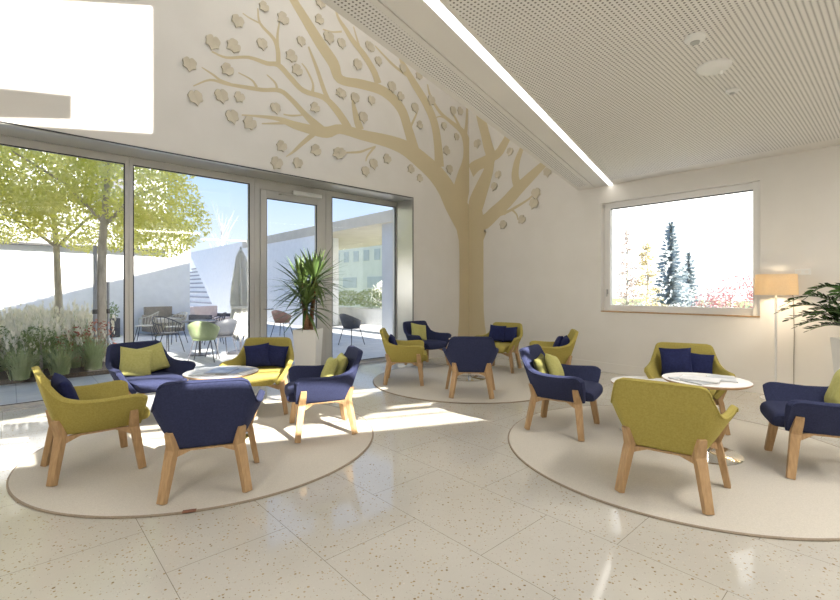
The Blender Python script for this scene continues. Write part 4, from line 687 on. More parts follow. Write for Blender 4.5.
def magazine(key, dx, dy, yaw, layer, w_, h_, cover, label, t_=0.006):
    x, y, h = TBL[key]
    o = thing('magazine', label, 'magazine', (x+dx, y+dy, RUG+0.0022+h+0.0075*layer), math.radians(yaw), 'magazines on the tables')
    b = MB(); b.box(-w_/2+0.002, w_/2-0.002, -h_/2+0.002, h_/2-0.002, 0.0008, t_-0.0008); b.build('pages', M['paper'], o)
    c = MB(); c.box(-w_/2, w_/2, -h_/2, h_/2, t_-0.0008, t_); c.box(-w_/2, w_/2, -h_/2, h_/2, 0, 0.0008); c.box(-w_/2, -w_/2+0.001, -h_/2, h_/2, 0.0008, t_-0.0008); c.build('cover', M[cover], o)
magazine('L', 0.06, 0.10, 30, 0, .21,.29, 'paper_blue', 'blue covered magazine on the right half of the left table')
magazine('L', -0.03, -0.13, 62, 0, .20,.27, 'paper_grey', 'grey covered magazine on the left half of the left table')
magazine('L', 0.01, 0.00, 48, 1, .20,.28, 'paper_blue', 'blue covered magazine lying on top in the middle of the left table')
magazine('R', -0.05,-0.13, 70, 0, .21,.29, 'paper_grey', 'grey magazine on the left half of the taller table')
magazine('R', -0.02,-0.07, 98, 1, .20,.27, 'paper', 'white folder lying on top on the taller table')
magazine('R', 0.08, 0.13, 18, 0, .20,.28, 'paper_grey', 'pale magazine on the right half of the taller table')
magazine('R2', 0.05,-0.10, 40, 0, .21,.29, 'paper', 'white paper on the left of the lower table')
magazine('R2', 0.10, 0.14, 66, 0, .20,.26, 'paper', 'white paper on the right of the lower table')

# ------------------------------------------------------------------ potted yucca
ry = random.Random(11)
yt = thing('potted_yucca', 'tall yucca with sword leaves in a white square planter before the glass door', 'plant', (0.48,-4.06,0), math.radians(44))
def square_pot(parent, wb, wt, h, mat):
    b = MB(); t_ = 0.022
    rings = [(wb/2,0),(wt/2,h),(wt/2-t_,h),(wt/2-t_-0.003,h-0.07)]
    vs = []; fs = []
    for r, z in rings: vs += [(-r,-r,z),(r,-r,z),(r,r,z),(-r,r,z)]
    for i in range(3):
        for k in range(4): fs.append((i*4+k, i*4+(k+1)%4, (i+1)*4+(k+1)%4, (i+1)*4+k))
    fs.append((3,2,1,0)); fs.append((12,13,14,15))
    b.add(vs, fs); p = b.build('planter', mat, parent, bevel=0.004)
    s_ = MB(); r = wt/2-t_-0.004; s_.box(-r,r,-r,r,h-0.07,h-0.035); s_.build('soil', M['soil'], p)
square_pot(yt, 0.27, 0.345, 0.785, M['pot'])
heads = [(0.035,0.0,0.76,0.10,0.0,1.50), (-0.045,0.03,0.76,-0.10,0.05,1.40), (0.0,-0.055,0.76,0.0,-0.10,1.14)]
def sword(mb, base, az, el, L, w_, droop):
    d = Vector((math.cos(az)*math.cos(el), math.sin(az)*math.cos(el), math.sin(el))); side = Vector((-math.sin(az), math.cos(az), 0))
    vs = []; fs = []; n = 6; p = Vector(base)
    for i in range(n+1):
        k = i/n; w2 = w_*(0.55+0.9*k if k < 0.45 else (1-k)/0.57)*0.5 + 0.0006
        q = p + d*L*k + Vector((0,0,-droop*L*k*k)); up = Vector((0,0,0.25*w2))
        vs += [q - side*w2 + up, q, q + side*w2 + up]
    for i in range(n):
        fs += [(i*3,i*3+1,i*3+4,i*3+3), (i*3+1,i*3+2,i*3+5,i*3+4)]
    mb.add(vs, fs)
for hx, hy, z0, tx, ty, zt in heads:
    cane = MB(); pts = [(hx,hy,z0-0.02),(hx+(tx-hx)*0.3,hy+(ty-hy)*0.3,z0+(zt-z0)*0.35),(tx,ty,zt-0.08),(tx,ty,zt+0.03)]
    cane.tube(pts, [0.036,0.032,0.03,0.022], 14); cane_o = cane.build('cane', M['cane'], yt, True)
    mb = MB(); nl = 66
    for i in range(nl):
        k = i/nl; el = math.radians(86 - 108*k**0.85) + ry.uniform(-.1,.1); az = i*2.39996 + ry.uniform(-.25,.25)
        L = ry.uniform(0.47,0.60)*(0.82+0.35*math.sin(PI*min(1,k*1.1)))
        sword(mb, (tx+0.015*math.cos(az), ty+0.015*math.sin(az), zt+0.05-0.15*k), az, el, L, ry.uniform(0.042,0.058), 0.08+0.28*k)
    mb.build('leaf_rosette', M['yucca'], cane_o, True)

# ------------------------------------------------------------------ ZZ plant in a tall planter
zt_ = thing('zz_plant', 'dark glossy feather-leaved plant in a tall white planter at the right edge', 'plant', (6.10,-0.98,0), math.radians(40))
square_pot(zt_, 0.30, 0.40, 0.86, M['pot'])
rz_ = random.Random(4)
stems = [(100,0.78,0.16),(118,0.82,0.10),(132,0.84,0.20),(150,0.74,0.30),(75,0.62,0.28),(178,0.60,0.40),(112,0.62,-0.02),(140,0.62,0.04),(95,0.55,0.30),(160,0.5,0.14),(40,0.6,0.4),(210,0.6,0.4),(0,0.55,0.5),(260,0.6,0.35),(310,0.5,0.5)]
for adeg, L, rise in stems:
    a = math.radians(adeg); dx, dy = math.cos(a), math.sin(a); pts = []
    for i in range(9):
        k = i/8; pts.append(Vector((0.03*dx+dx*L*0.80*(k**1.25), 0.03*dy+dy*L*0.80*(k**1.25), 0.86+(rise+0.20)*math.sin(k*PI*0.62)-0.12*k*k)))
    mb = MB(); mb.tube(pts, [0.010-0.0008*i for i in range(9)], 8); stem_o = mb.build('stem', M['zz_stem'], zt_, True)
    lf_ = MB()
    for i in range(19):
        k = 0.18+0.82*i/18; fi = k*8; i0 = min(int(fi),7); p = pts[i0].lerp(pts[i0+1], fi-i0); d = (pts[i0+1]-pts[i0]).normalized()
        sd = d.cross(Vector((0,0,1))).normalized(); upv = sd.cross(d)
        for s in ((-1,1) if i < 18 else (0,)):
            ax = (d*0.55 + sd*s*0.8 + upv*rz_.uniform(0.0,0.5)).normalized() if s else d
            nrm = (upv + sd*rz_.uniform(-.4,.4)).normalized(); wx = ax.cross(nrm).normalized(); LL = rz_.uniform(0.085,0.115)*(1-0.25*abs(k-0.5)); W2 = LL*0.25
            o_ = p + ax*0.006; vs = [o_]
            prof = [(0.2,0.75),(0.45,1.0),(0.72,0.78)]
            for kk, ww in prof: vs += [o_+ax*LL*kk-wx*W2*ww+upv*0.003, o_+ax*LL*kk-upv*0.002, o_+ax*LL*kk+wx*W2*ww+upv*0.003]
            vs.append(o_+ax*LL)
            fs = [(0,2,1),(0,3,2),(1,2,5,4),(2,3,6,5),(4,5,8,7),(5,6,9,8),(7,8,10),(8,9,10)]
            lf_.add(vs, fs)
    lf_.build('leaflets', M['zz'], stem_o, True)

# ------------------------------------------------------------------ floor lamp
fl = thing('floor_lamp', 'lit floor lamp with a cream drum shade on a slim white pole', 'floor lamp', (5.265,-0.30,0))
MB().lathe([(0.0001,0),(0.16,0),(0.16,0.012),(0.15,0.018),(0.02,0.022),(0.0001,0.022)], 48).build('base_plate', M['plastic'], fl, True)
MB().tube([(0,0,0.02),(0,0,1.36)], 0.012, 14).build('pole', M['plastic'], fl, True)
shade_o = MB().lathe([(0.218,1.290),(0.206,1.542),(0.204,1.542),(0.216,1.290),(0.218,1.290)], 64).build('lamp_shade', M['shade'], fl, True)
MB().lathe([(0.02,1.50),(0.204,1.535),(0.204,1.538),(0.02,1.503)], 6).build('shade_carrier', M['plastic'], shade_o)
MB().lathe([(0.0001,1.36),(0.02,1.365),(0.036,1.40),(0.034,1.44),(0.0001,1.47)], 24).build('bulb', emit('lamp_bulb', (1.0,0.78,0.5), 12.0), fl, True)
cb = MB(); cb.tube([(0.13,0.10,1.34),(0.135,0.22,1.27),(0.13,0.285,1.1),(0.137,0.285,0.8),(0.132,0.285,0.45),(0.134,0.283,0.02)], 0.004, 8); cb.build('power_cord', M['cord'], fl, True)
lb = bpy.data.lights.new('lamp_light', 'POINT'); lb.energy = 42; lb.color = (1.0,0.80,0.55); lb.shadow_soft_size = 0.05
lo_ = bpy.data.objects.new('lamp_light', lb); col.objects.link(lo_); lo_.location = (5.265,-0.30,1.415)
# ------------------------------------------------------------------ outside: terrace and buildings
struct(MB().box(-40, -0.62, -30, 6, -0.20, -0.02).build('terrace', M['paving']))
mb = MB(); mb.box(-90, 60, 6, 120, -1.4, -1.2); struct(mb.build('garden_ground', M['lawn']))
mb = MB(); mb.box(-120, -40, -60, 120, -1.4, -1.0); struct(mb.build('far_ground', M['lawn']))
h = thing('white_house', 'plain white house wall with a grey upper storey beyond the terrace', 'building', (-10,-10,-0.02))
b = MB(); b.box(-8, 0, -16, 7.21, 0, 3.42); b.build('lower_wall', M['white_ext'], h)
b = MB(); b.box(-8, 0.25, -16, 6.46, 2.66, 6.2); b.build('upper_storey', M['grey_ext'], h)
b = MB(); b.box(0.0, 0.27, -16, 6.48, 2.60, 2.66); b.build('eave_dark_strip', M['dark'], h)  # near-black strip along the foot of the upper storey
for yy in (-2.6, 1.0, 4.4):
    b = MB(); b.box(0.25, 0.28, yy, yy+1.1, 3.5, 5.2); b.build('window', M['shell_dark'], h)
# white garden wall with stair behind
gw = thing('garden_wall', 'long white wall with a sloping end beside the outdoor steps', 'wall', (-15,1.0,-0.02))
b = MB(); pts = [(-8.5,0),(-8.5,0)]
b.add([(-3.9,0,0),(7.0,0,0),(7.0,0,3.70),(-8.7,0,3.70),(-8.7,0,3.45),
       (-3.9,.25,0),(7.0,.25,0),(7.0,.25,3.70),(-8.7,.25,3.70),(-8.7,.25,3.45)],
      [(0,1,2,3,4),(9,8,7,6,5),(0,5,6,1),(1,6,7,2),(2,7,8,3),(3,8,9,4),(4,9,5,0)])
b.build('wall_slab', M['white_ext'], gw)
stp = thing('garden_steps', 'flight of outdoor steps climbing behind the sloping end of the white wall', 'steps', (-15,1.3,-0.02))
for i in range(12):
    b = MB(); y0_ = 0.32*i; b.box(-20, -3.0, y0_, y0_+0.32, 0.0, 0.32*(i+1)-0.04); b.build('step', M['white_ext'], stp)
    b = MB(); b.box(-20, -3.0, y0_-0.05, y0_+0.30, 0.32*(i+1)-0.10, 0.32*(i+1)); b.build('tread', M['stake'], stp)
wg = thing('neighbour_wing', 'low white wing with a wide beige roof edge seen through the door', 'building', (-10,1.0,-0.02))
b = MB(); b.box(-5.3, 7.2, -0.02, 4.0, 3.38, 3.72); b.build('roof_edge', M['beige_ext'], wg)
b = MB(); b.box(-5.3, 1.4, 0.9, 1.15, 0, 3.38); b.build('wall', M['white_ext'], wg)
b = MB(); b.box(5.45, 6.0, 0.15, 0.6, 0, 3.38); b.build('pillar', M['grey_ext'], wg)
# far building
M['far_wall'] = noisy('pale_far_render', (0.72,0.69,0.62), (0.78,0.75,0.68), 1.0, 0.9)
fb = thing('distant_building', 'distant pale office building with two rows of windows beyond the hedge', 'building', (-34,22,-1))
b = MB(); b.box(-16, 9, 0, 9, 0, 8.6); b.build('facade', M['far_wall'], fb)
b = MB(); b.box(-16.2, 9.2, -0.15, 9, 8.6, 9.0); b.build('roof_edge', M['beige_ext'], fb)
for i in range(12):
    b = MB(); b.box(-15.0+i*2.0, -14.0+i*2.0, -0.05, 0.05, 5.6, 6.8); b.build('window', M['grey_ext'], fb)
for i in range(5):
    b = MB(); b.box(-15.0+i*4.9, -12.2+i*4.9, -0.05, 0.05, 2.6, 3.8); b.build('window', M['grey_ext'], fb)

# ------------------------------------------------------------------ plants
rp = random.Random(21)
def rv(r=rp):
    while True:
        v = Vector((r.uniform(-1,1), r.uniform(-1,1), r.uniform(-1,1)))
        if 0.05 < v.length < 1: return v
def leaf_quads(mb, c, n, size, r=rp, flat=0.0):
    """n little folded leaves scattered in an ellipsoid c=(centre, radii)"""
    cen, rad = c
    for _ in range(n):
        v = rv(r); v = v*(v.length**-0.35)
        p = Vector((cen[0]+v.x*rad[0], cen[1]+v.y*rad[1], cen[2]+v.z*rad[2]))
        a = rv(r).normalized(); b2 = a.cross(rv(r)).normalized(); s = size*r.uniform(0.6,1.3)
        up = a.cross(b2)*s*0.18
        mb.add([p-a*s, p-b2*s*0.42+up, p+a*s, p+b2*s*0.42+up], [(0,1,2),(0,2,3)])
def tree_thing(name, label, x, y, z, trunk, rad, blobs, mat, nleaf, size, group, branches=()):
    t = thing(name, label, 'tree', (x,y,z), 0, group)
    mb = MB(); mb.tube(trunk, rad, 12); mb.build('trunk', M['bark'], t, True)
    for br in branches:
        mb = MB(); mb.tube(br, [0.035,0.025,0.012], 8); mb.build('branch', M['bark'], t, True)
    mb = MB()
    tot = sum(b_[1][0]*b_[1][1]*b_[1][2] for b_ in blobs)
    for b_ in blobs: leaf_quads(mb, b_, int(nleaf*b_[1][0]*b_[1][1]*b_[1][2]/tot), size)
    mb.build('foliage', mat, t)
    return t
TG = 'yellow-green trees in the planting bed'
tree_thing('courtyard_tree', 'yellow-green tree with the thicker trunk, nearer the glass, in the planting bed', -3.6,-6.05,0,
  [(0,0,0),(0.02,0.02,1.0),(0.05,0.03,2.2),(0.10,0.08,3.0),(0.12,0.12,3.9)], [0.095,0.08,0.066,0.05,0.035],
  [((0.1,0.4,3.3),(1.1,1.0,0.75)),((0.2,-0.9,3.4),(1.1,1.1,0.75)),((0.1,1.05,3.05),(0.7,0.7,0.7)),((0.0,1.5,2.75),(0.45,0.45,0.5)),((0.2,-2.2,3.4),(1.0,1.0,0.8)),((0.3,0.8,2.5),(0.5,0.5,0.3)),((-0.3,0.2,4.1),(1.2,1.9,0.6))], M['foliage'], 19000, 0.045, TG,
  [[(0.06,0.04,2.5),(0.2,0.5,3.1),(0.3,1.2,3.5)],[(0.06,0.03,2.6),(0.1,-0.5,3.2),(0.2,-1.2,3.6)]])
tree_thing('courtyard_tree', 'yellow-green tree with the slimmer trunk, further from the glass, in the planting bed', -5.0,-6.58,0,
  [(0,0,0),(0.0,0.03,1.1),(-0.03,0.0,2.1),(0.0,-0.05,2.9)], [0.075,0.065,0.055,0.035],
  [((0.3,-1.0,2.75),(1.0,1.0,0.6)),((0.4,0.6,2.75),(1.0,1.1,0.65)),((0.5,-2.2,2.35),(0.9,0.9,0.75)),((0.3,1.7,2.55),(0.9,0.8,0.5)),((0.9,-1.2,3.2),(0.9,1.5,0.7))], M['foliage'], 19000, 0.045, TG,
  [[(0,0,2.2),(0.2,-0.5,2.6),(0.3,-1.1,2.9)],[(0,0.0,2.2),(0.2,0.4,2.7),(0.3,0.7,3.0)]])
for (sx, sy, lb_, hh) in ((-3.52,-6.13,'grey wooden stake left of the thicker trunk',2.15),(-3.55,-5.93,'thin grey stake right of the thicker trunk',1.5)):
    s_ = thing('tree_stake', lb_, 'stake', (sx,sy,0), 0, 'tree stakes')
    MB().tube([(0,0,0),(0,0,hh)], 0.032 if hh>2 else 0.02, 10).build('post', M['stake'], s_)
    MB().tube([(0,0,0.92),(0,0,1.0)], 0.040 if hh>2 else 0.026, 10).build('tie_band', M['dark'], s_)
bd = MB(); bd.box(-6.6,-2.45,-14,-6.0,-0.02,0.05); bo = bd.build('planting_soil', M['soil']); struct(bo)
def clump(label, x, y, h_, n, spread, mat, plume, group):
    t = thing('ornamental_grass', label, 'grass clump', (x,y,0.05), 0, group)
    mb = MB(); pl = MB()
    for _ in range(n):
        a = rp.uniform(0,2*PI); r0 = rp.uniform(0,0.12); L = h_*rp.uniform(0.6,1.05); lean = rp.uniform(0.05,spread); w_ = rp.uniform(0.006,0.012)
        d = Vector((math.cos(a),math.sin(a),0)); sd = Vector((-d.y,d.x,0)); vs = []
        for k in (0,0.4,0.75,1.0):
            p = d*(r0+lean*L*k**1.8) + Vector((0,0,L*k*(1-0.28*lean*k))); w2 = w_*(1-k*0.9); vs += [p-sd*w2, p+sd*w2]
        mb.add(vs, [(0,1,3,2),(2,3,5,4),(4,5,7,6)])
        if plume and rp.random() < plume:
            tip = (vs[-1]+vs[-2])/2
            for _k in range(5): 
                q = tip+Vector((rp.uniform(-.02,.02),rp.uniform(-.02,.02),rp.uniform(-.08,.10))); 
                aa = rv().normalized()*0.022; bb_ = Vector((0,0,0.045)); pl.add([q-aa,q-bb_,q+aa,q+bb_],[(0,1,2,3)])
    mb.build('blades', mat, t)
    if plume and pl.v: pl.build('plumes', M['plume'], t)
rg = random.Random(8); i_ = 0
grass_lb = ['tall green grass clump at the front rim of the planting bed','green grass clump in the middle of the planting bed','plumed pale grass clump at the back of the planting bed']
for row, (bx, hh, pl_) in enumerate(((-2.55,0.58,0.0),(-2.95,0.72,0.15),(-3.4,0.80,0.25),(-4.2,0.86,0.5),(-5.4,0.95,0.55))):
    y = -6.25 if row != 1 else -6.45
    while y > -9.4:
        if not (row == 2 and y > -6.4):
            clump(grass_lb[max(0,min(row-1,2))], bx+rg.uniform(-.2,.2), y, hh*rg.uniform(.85,1.1), 230, 0.75, M['grass'], pl_, ['grass clumps at the front of the bed','grass clumps in the middle of the bed','plumed grasses at the back of the bed'][max(0,min(row-1,2))])
        y -= rg.uniform(0.42,0.6)
def shrub(name, label, cat, x, y, z, blobs, mat, n, size, group=None, stem=True, sm='bark'):
    t = thing(name, label, cat, (x,y,z), 0, group)
    mb = MB()
    tot = sum(b_[1][0]*b_[1][1]*b_[1][2] for b_ in blobs)
    for b_ in blobs: leaf_quads(mb, b_, int(n*b_[1][0]*b_[1][1]*b_[1][2]/tot), size)
    mb.build('foliage', mat, t)
    if stem:
        mb = MB()
        for b_ in blobs:
            c_ = b_[0]; mb.tube([(0,0,0),(c_[0]*0.5,c_[1]*0.5,c_[2]*0.5),(c_[0],c_[1],c_[2]+b_[1][2]*0.3)],[0.03,0.02,0.008],6)
        mb.build('stems', M[sm], t)
    return t
shrub('russet_shrub','low russet shrub beside the thicker trunk at the right end of the bed','shrub',-3.1,-6.12,0.05,[((0,0,0.45),(0.3,0.25,0.35)),((0.1,-0.35,0.4),(0.25,0.25,0.3))],M['redshrub'],420,0.03)
shrub('green_shrub','dense green shrub at the front rim of the bed','shrub',-2.85,-6.9,0.05,[((0,0,0.38),(0.3,0.4,0.36)),((-0.1,-0.6,0.42),(0.3,0.4,0.36))],M['shrub'],1300,0.03)
# terrace hedge seen through the right pane
hp = thing('planter_wall','long grey planter with flowering shrubs behind the right-hand pane','planter',(-6.6,3.2,-0.02))
b = MB(); b.box(-5.2,2.3,0,0.9,0,0.62); b.build('planter_body', M['white_ext'], hp)
shrub('flowering_hedge','pale flowering hedge growing in the long planter','hedge',-6.6,3.6,0.6,[((-3.6,0,0.4),(1.1,0.4,0.35)),((-1.8,0,0.4),(1.1,0.4,0.4)),((-0.2,0,0.4),(0.9,0.4,0.4)),((1.3,0,0.4),(0.8,0.4,0.4))],M['grass'],4200,0.045)
shrub('flowering_shrub','tall pale blossoming shrub standing above the planter','shrub',-9.0,7.6,-1.2,[((-3.0,0,2.3),(1.8,0.8,0.9)),((-0.5,0,2.4),(1.6,0.8,0.9)),((2.2,0,2.3),(1.8,0.8,0.9)),((4.6,0,2.3),(1.4,0.8,0.9))],M['plume'],5200,0.06)
bt = thing('bare_tree','thin leafless tree rising above the garden wall','tree',(-42,9,-0.5)); bt.scale = (1.6,1.6,1.75) 
mb = MB(); rb = random.Random(3); mb.tube([(0,0,0),(0,0,5.0)],[0.09,0.03],6)
for k in range(34):
    z0 = rb.uniform(2.2,4.6); a = rb.uniform(0,2*PI); L = rb.uniform(0.9,2.0); d = Vector((math.cos(a)*0.55,math.sin(a)*0.55,0.85))
    p = Vector((0,0,z0)); mb.tube([p,p+d*L*0.5,p+d*L+Vector((0,0,0.1))],[0.02,0.012,0.005],5)
mb.build('branches', M['stake'], bt)

# seen through the back window
def spruce(label, x, y, z, h_, r_, n):
    t = thing('spruce', label, 'tree', (x,y,z), 0, 'blue spruces beyond the window')
    MB().tube([(0,0,0),(0,0,h_)],[0.16,0.02],8).build('trunk', M['bark'], t, True)
    mb = MB(); rs = random.Random(int(h_*100))
    lv = int(h_*4.6)
    for i in range(lv):
        k = i/lv; z0 = 0.3+k*(h_-0.35); R_ = r_*(1-k)**0.85+0.06; nb = max(6, int(13*(1-k)+5))
        for j in range(nb):
            a = j*2*PI/nb + rs.uniform(-.4,.4) + i; L = R_*rs.uniform(0.7,1.15); d = Vector((math.cos(a),math.sin(a),0)); sd = Vector((-d.y,d.x,0))
            for m_ in range(n):
                kk = (m_+0.5)/n; p = Vector((0,0,z0))+d*L*kk+Vector((0,0,-0.30*L*kk+0.12*L*kk*kk)); w_ = 0.19*(1.15-kk)*(0.5+R_*0.5); s2 = 0.13
                q = sd*w_ ; dn = Vector((0,0,-0.13-0.10*rs.random()))
                mb.add([p-d*s2, p+q+dn, p+d*s2+Vector((0,0,-.03)), p-q+dn],[(0,1,2),(0,2,3)])
    mb.build('foliage', M['spruce'], t)
spruce('taller blue-grey spruce in the middle of the window view', -3.34,22.0,-1.3, 7.0, 1.45, 10)
spruce('shorter slim blue-grey spruce right of the tall one', -2.65,22.9,-1.3, 5.2, 0.75, 7)
def larch(label, x, y, z, h_, r_, mat, n, name='larch'):
    t = thing(name, label, 'tree', (x,y,z)); rs = random.Random(int(h_*77))
    mb = MB(); mb.tube([(0,0,0),(0.05,0,h_*0.6),(0,0,h_)],[0.10,0.06,0.015],8)
    lf_ = MB()
    for i in range(n):
        z0 = h_*rs.uniform(0.12,0.97); L = r_*(1.05-z0/h_)*rs.uniform(0.6,1.1)+0.1; a = rs.uniform(0,2*PI); d = Vector((math.cos(a),math.sin(a),rs.uniform(-.05,.3))); p = Vector((0,0,z0))
        mb.tube([p,p+d*L*0.5,p+d*L],[0.02,0.012,0.005],4)
        for k in range(16):
            q = p+d*L*rs.uniform(0.25,1)+rv(rs)*0.10; aa = rv(rs).normalized()*0.055; b2 = aa.cross(rv(rs)).normalized()*0.035; lf_.add([q-aa,q-b2,q+aa,q+b2],[(0,1,2,3)])
    mb.build('trunk', M['bark'], t); lf_.build('foliage', mat, t)
larch('sparse pinkish tree at the left side of the window view', -3.85,17.0,-1.3, 6.0, 1.0, M['pinkish'], 90)
larch('golden larch left of the tall spruce', -3.0,17.5,-1.3, 5.2, 1.35, M['amber'], 110)
shrub('rust_shrub','low rust-coloured bush below the golden larch','shrub',-2.25,15.5,-1.3,[((0,0,1.35),(0.6,0.5,0.5)),((-0.7,0,1.1),(0.5,0.5,0.4))],M['rust'],900,0.06)
shrub('crimson_shrub','crimson bush at the right side of the window view','shrub',2.6,11.0,-1.3,[((0.0,0,2.25),(1.1,0.7,0.95)),((0.9,0.2,2.45),(0.9,0.7,0.95)),((-0.9,0,1.95),(0.7,0.6,0.8))],M['crimson'],3800,0.05)
shrub('grey_shrub','grey twiggy bush right of the slim spruce','shrub',-1.0,19.0,-1.3,[((0,0,1.9),(0.8,0.6,0.95)),((0.9,0,1.7),(0.7,0.6,0.8))],M['greytwig'],1000,0.07)
shrub('pale_hedge','pale grey hedge along the foot of the spruces','hedge',-3.5,18.6,-1.3,[((-3.0,0,1.0),(1.2,0.6,0.7)),((-1.4,0,1.2),(1.0,0.6,0.75)),((0.2,0,1.25),(1.1,0.6,0.8)),((1.7,0,1.2),(1.0,0.6,0.8)),((3.4,0,1.1),(1.1,0.6,0.8)),((5.0,0,1.1),(1.1,0.6,0.8))],M['greytwig'],5200,0.07)
larch('grey bare-topped shrub tree behind the crimson bush', 2.0,17.0,-1.3, 4.0, 0.8, M['greytwig'], 40, 'young_tree')

# ------------------------------------------------------------------ terrace furniture
def wire_chair(mat_shell, wire=False):
    t = thing('terrace_chair', 'x', 'chair')
    vs = []; fs = []; na = 15; nv = 4
    for i in range(na):
        a = math.radians(-118+236*i/(na-1)); back = (math.cos(a)+0.47)/1.47; topz = 0.62+0.17*max(0,back)**1.5
        for j in range(nv):
            k = j/(nv-1); r_ = 0.20+0.085*k**0.7; z = 0.42+(topz-0.42)*k
            vs.append((r_*math.sin(a), -r_*math.cos(a)-0.03*k, z))
    for i in range(na-1):
        for j in range(nv-1): fs.append((i*nv+j,(i+1)*nv+j,(i+1)*nv+j+1,i*nv+j+1))
    if wire:
        mb = MB()
        for i in range(na): mb.tube([vs[i*nv+j] for j in range(nv)], 0.0065, 6)
        mb.tube([vs[i*nv+nv-1] for i in range(na)], 0.011, 8); mb.build('back_weave', mat_shell, t)
    else:
        sh = mesh_obj('shell', vs, fs, mat_shell, t, True); md = sh.modifiers.new('s','SOLIDIFY'); md.thickness = 0.014; baked(sh)
    MB().lathe([(0.0001,0.405),(0.20,0.41),(0.215,0.425),(0.20,0.44),(0.0001,0.438)],24).build('seat', mat_shell, t, True)
    for sx in (-1,1):
        for sy in (-1,1):
            mb = MB(); mb.tube([(sx*.15,sy*.14,.41),(sx*.235,sy*.225,0)], 0.010, 8); mb.build('leg', M['wire_dark'], t)
    return t
tp = {'green': wire_chair(M['shell_green']), 'dark': wire_chair(M['shell_dark']), 'beige': wire_chair(M['wire_beige'], True), 'wire': wire_chair(M['wire_dark'], True), 'red': wire_chair(M['shell_red'])}
tu = set()
def tchair(kind, x, y, deg, label, s=1.0):
    o = tp[kind] if kind not in tu else copy_tree(tp[kind]); tu.add(kind)
    o.location = (x,y,-0.02); o.rotation_euler = (0,0,math.radians(deg)); o.scale = (s,s,s); tag(o, label, 'chair', 'terrace chairs')
tchair('green', -2.80,-4.50, 60, 'sage green shell chair on the terrace, nearest the glass')
tchair('dark', -3.15,-4.05, 100, 'charcoal shell chair in front of the closed parasol')
tchair('wire', -4.55,-4.72, -60, 'dark wire chair behind the sage green chair')
tchair('beige', -7.3,-4.62, 160, 'beige woven chair far out on the terrace, left one')
tchair('beige', -6.4,-4.15, 200, 'beige woven chair far out on the terrace, right one')
tchair('wire', -5.6,-3.45, 170, 'dark wire chair left of the parasol at the far table')
tchair('red', -6.1,-1.35, 30, 'terracotta chair seen through the glass door')
tchair('dark', -3.06,-0.95, 10, 'charcoal chair seen through the right-hand pane')
tt = thing('terrace_table', 'small round dark table among the terrace chairs', 'table', (-3.75,-4.30,-0.02))
MB().lathe([(0.0001,0.70),(0.34,0.70),(0.35,0.712),(0.34,0.725),(0.0001,0.725)],40).build('tabletop', M['wire_dark'], tt)
MB().tube([(0,0,0.02),(0,0,0.70)],0.025,10).build('column', M['wire_dark'], tt)
MB().disc(0.22,0.21,0,0.02,32).build('base_plate', M['wire_dark'], tt)
sf_ = thing('terrace_sofa', 'pale pink lounge sofa against the house wall on the terrace', 'sofa', (-8.7,-2.45,-0.02), math.radians(-60))
for nm, dims, mt in (('seat_base',(-.5,.5,-.4,.4,.12,.38),'wire_dark'),('seat_pad',(-.48,.48,-.36,.4,.38,.50),'sofa_pink'),('backrest',(-.5,.5,-.45,-.28,.38,.85),'sofa_pink'),('armrest',(-.56,-.48,-.45,.4,.12,.6),'wire_dark'),('armrest',(.48,.56,-.45,.4,.12,.6),'wire_dark')):
    b = MB(); b.box(*dims); b.build(nm, M[mt], sf_, bevel=0.02)
for sx in (-.45,.45):
    for sy in (-.34,.34): MB().tube([(sx,sy,0),(sx,sy,.13)],0.02,8).build('leg', M['wire_dark'], sf_)
wk = thing('wicker_lounger', 'brown wicker lounge chair by the house wall', 'chair', (-9.2,-3.75,-0.02), math.radians(-80))
for nm, dims, mt in (('seat_base',(-.4,.4,-.4,.4,.1,.38),'cord'),('seat_pad',(-.36,.36,-.34,.4,.38,.5),'wire_beige'),('backrest',(-.4,.4,-.46,-.34,.1,.85),'cord'),('armrest',(-.46,-.38,-.44,.4,.1,.6),'cord'),('armrest',(.38,.46,-.44,.4,.1,.6),'cord')):
    b = MB(); b.box(*dims); b.build(nm, M[mt], wk, bevel=0.02)
pb = thing('terrace_planter', 'dark square planter with a small shrub against the house wall', 'planter', (-9.4,-5.2,-0.02))
b = MB(); b.box(-.3,.3,-.3,.3,0,.55); b.build('box', M['wire_dark'], pb, bevel=0.01)
mb = MB(); leaf_quads(mb, ((0,0,.75),(.32,.32,.3)), 420, 0.04); mb.build('foliage', M['shrub'], pb)
# closed parasol
pr = thing('closed_parasol', 'folded off-white parasol standing on the terrace left of the door', 'parasol', (-3.38,-3.58,-0.02))
pr.scale = (0.95,0.95,0.95)
MB().disc(0.30,0.29,0,0.06,4).build('base_plate', M['wire_dark'], pr)
MB().tube([(0,0,0.05),(0,0,2.40)],0.024,10).build('pole', M['wire_dark'], pr)
prof = [(0.36,0.19),(0.48,0.30),(0.75,0.26),(0.98,0.19),(1.05,0.175),(1.15,0.20),(1.5,0.215),(1.9,0.16),(2.2,0.10),(2.34,0.04)]
nseg = 48; vs = []; fs = []
for i, (z, r_) in enumerate(prof):
    for k in range(nseg):
        a = 2*PI*k/nseg + 0.12*i; rr = r_*(0.70+0.36*math.cos(8*a+0.5*i)+0.14*math.cos(3*a+1.3*i)); zz = z + (0.10*math.cos(8*a) if i == 0 else 0)
        vs.append((rr*math.cos(a), rr*math.sin(a), zz))
for i in range(len(prof)-1):
    for k in range(nseg): fs.append((i*nseg+k, i*nseg+(k+1)%nseg, (i+1)*nseg+(k+1)%nseg, (i+1)*nseg+k))
cn = mesh_obj('canopy', vs, fs, M['canvas'], pr, True)
MB().tube([(0,0,2.32),(0,0,2.44)],[0.04,0.012],10).build('finial', M['plastic'], pr)
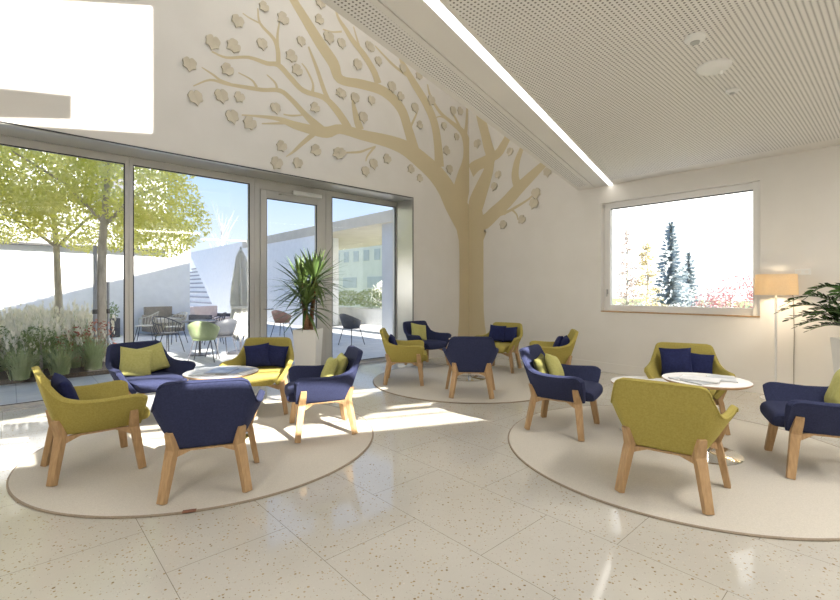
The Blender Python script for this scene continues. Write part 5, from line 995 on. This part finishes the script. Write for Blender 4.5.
mb = MB(); mb.lathe([(0.155,1.02),(0.225,1.03),(0.225,1.07),(0.155,1.08)],24); mb.build('tie_strap', M['canvas'], pr)

# ------------------------------------------------------------------ light
sun = bpy.data.lights.new('sun', 'SUN'); sun.energy = SUN_E; sun.angle = math.radians(0.55); sun.color = (1.0,0.95,0.87)
so2 = bpy.data.objects.new('sun', sun); col.objects.link(so2)
so2.rotation_euler = Vector((-1,0,-SUN_SLOPE)).to_track_quat('-Z','Y').to_euler(); so2.location = (15,-5,8)
def fill_panel(name, label, x, y, z, sx, sy, power, rz=0.0, tilt=0.0):  # added fill light out of view: panel mesh plus area lamp
    t = thing(name, label, 'ceiling light', (x,y,z), rz)
    MB().box(-sx/2-0.03, sx/2+0.03, -sy/2-0.03, sy/2+0.03, 0.03, 0.07).build('housing', M['plastic'], t)
    MB().box(-sx/2, sx/2, -sy/2, sy/2, 0.02, 0.031).build('diffuser', M['led'], t)
    l = bpy.data.lights.new(name+'_light', 'AREA'); l.shape = 'RECTANGLE'; l.size = sx; l.size_y = sy; l.energy = power; l.color = (1.0,0.95,0.88)
    lo = bpy.data.objects.new(name+'_light', l); col.objects.link(lo); lo.location = (x,y,z+0.01); lo.rotation_euler = (0,0,rz)
RZS = math.atan2(0.256,0.967)
for (px_, py_, pw, lab) in HALL_FILL: fill_panel('hall_fill', lab, px_, py_, ROOF(px_,py_)-0.55, 1.4, 1.4, pw)
for (px_, py_, pw, lab) in LOW_FILL: fill_panel('ceiling_fill', lab, px_, py_, CZ-0.075, 0.5, 1.6, pw, RZS)

w = bpy.data.worlds.new('sky'); sc.world = w; w.use_nodes = True; nt = w.node_tree
bg = nt.nodes['Background']
tc = N(nt, 'ShaderNodeTexCoord'); sx_ = N(nt, 'ShaderNodeSeparateXYZ'); nt.links.new(tc.outputs['Generated'], sx_.inputs[0])
colr = ramp(nt, sx_.outputs['Z'], [(0.0,(0.84,0.90,0.98)),(0.10,(0.70,0.82,0.99)),(0.28,(0.38,0.60,0.98)),(0.7,(0.20,0.42,0.92))])
dt = N(nt, 'ShaderNodeVectorMath', operation='DOT_PRODUCT'); nt.links.new(tc.outputs['Generated'], dt.inputs[0]); dt.inputs[1].default_value = (0.20,0.975,0.05)
mr = N(nt, 'ShaderNodeMapRange', interpolation_type='SMOOTHSTEP'); nt.links.new(dt.outputs['Value'], mr.inputs['Value'])
mr.inputs['From Min'].default_value = 0.40; mr.inputs['From Max'].default_value = 0.80
haze = mix(nt, mr.outputs['Result'], colr, (1.75,1.72,1.68))
nt.links.new(haze, bg.inputs['Color']); bg.inputs['Strength'].default_value = SKY_E

sc.view_settings.view_transform = 'Standard'; sc.view_settings.look = 'None'; sc.view_settings.gamma = 1.0
sc.view_settings.use_curve_mapping = False; sc.view_settings.exposure = EXPO
sc.cycles.use_denoising = True
try: sc.cycles.denoiser = 'OPENIMAGEDENOISE'
except Exception: pass
sc.cycles.max_bounces = 10; sc.cycles.diffuse_bounces = 5; sc.cycles.transparent_max_bounces = 16
sc.cycles.caustics_reflective = False; sc.cycles.caustics_refractive = False; sc.cycles.sample_clamp_indirect = 6.0
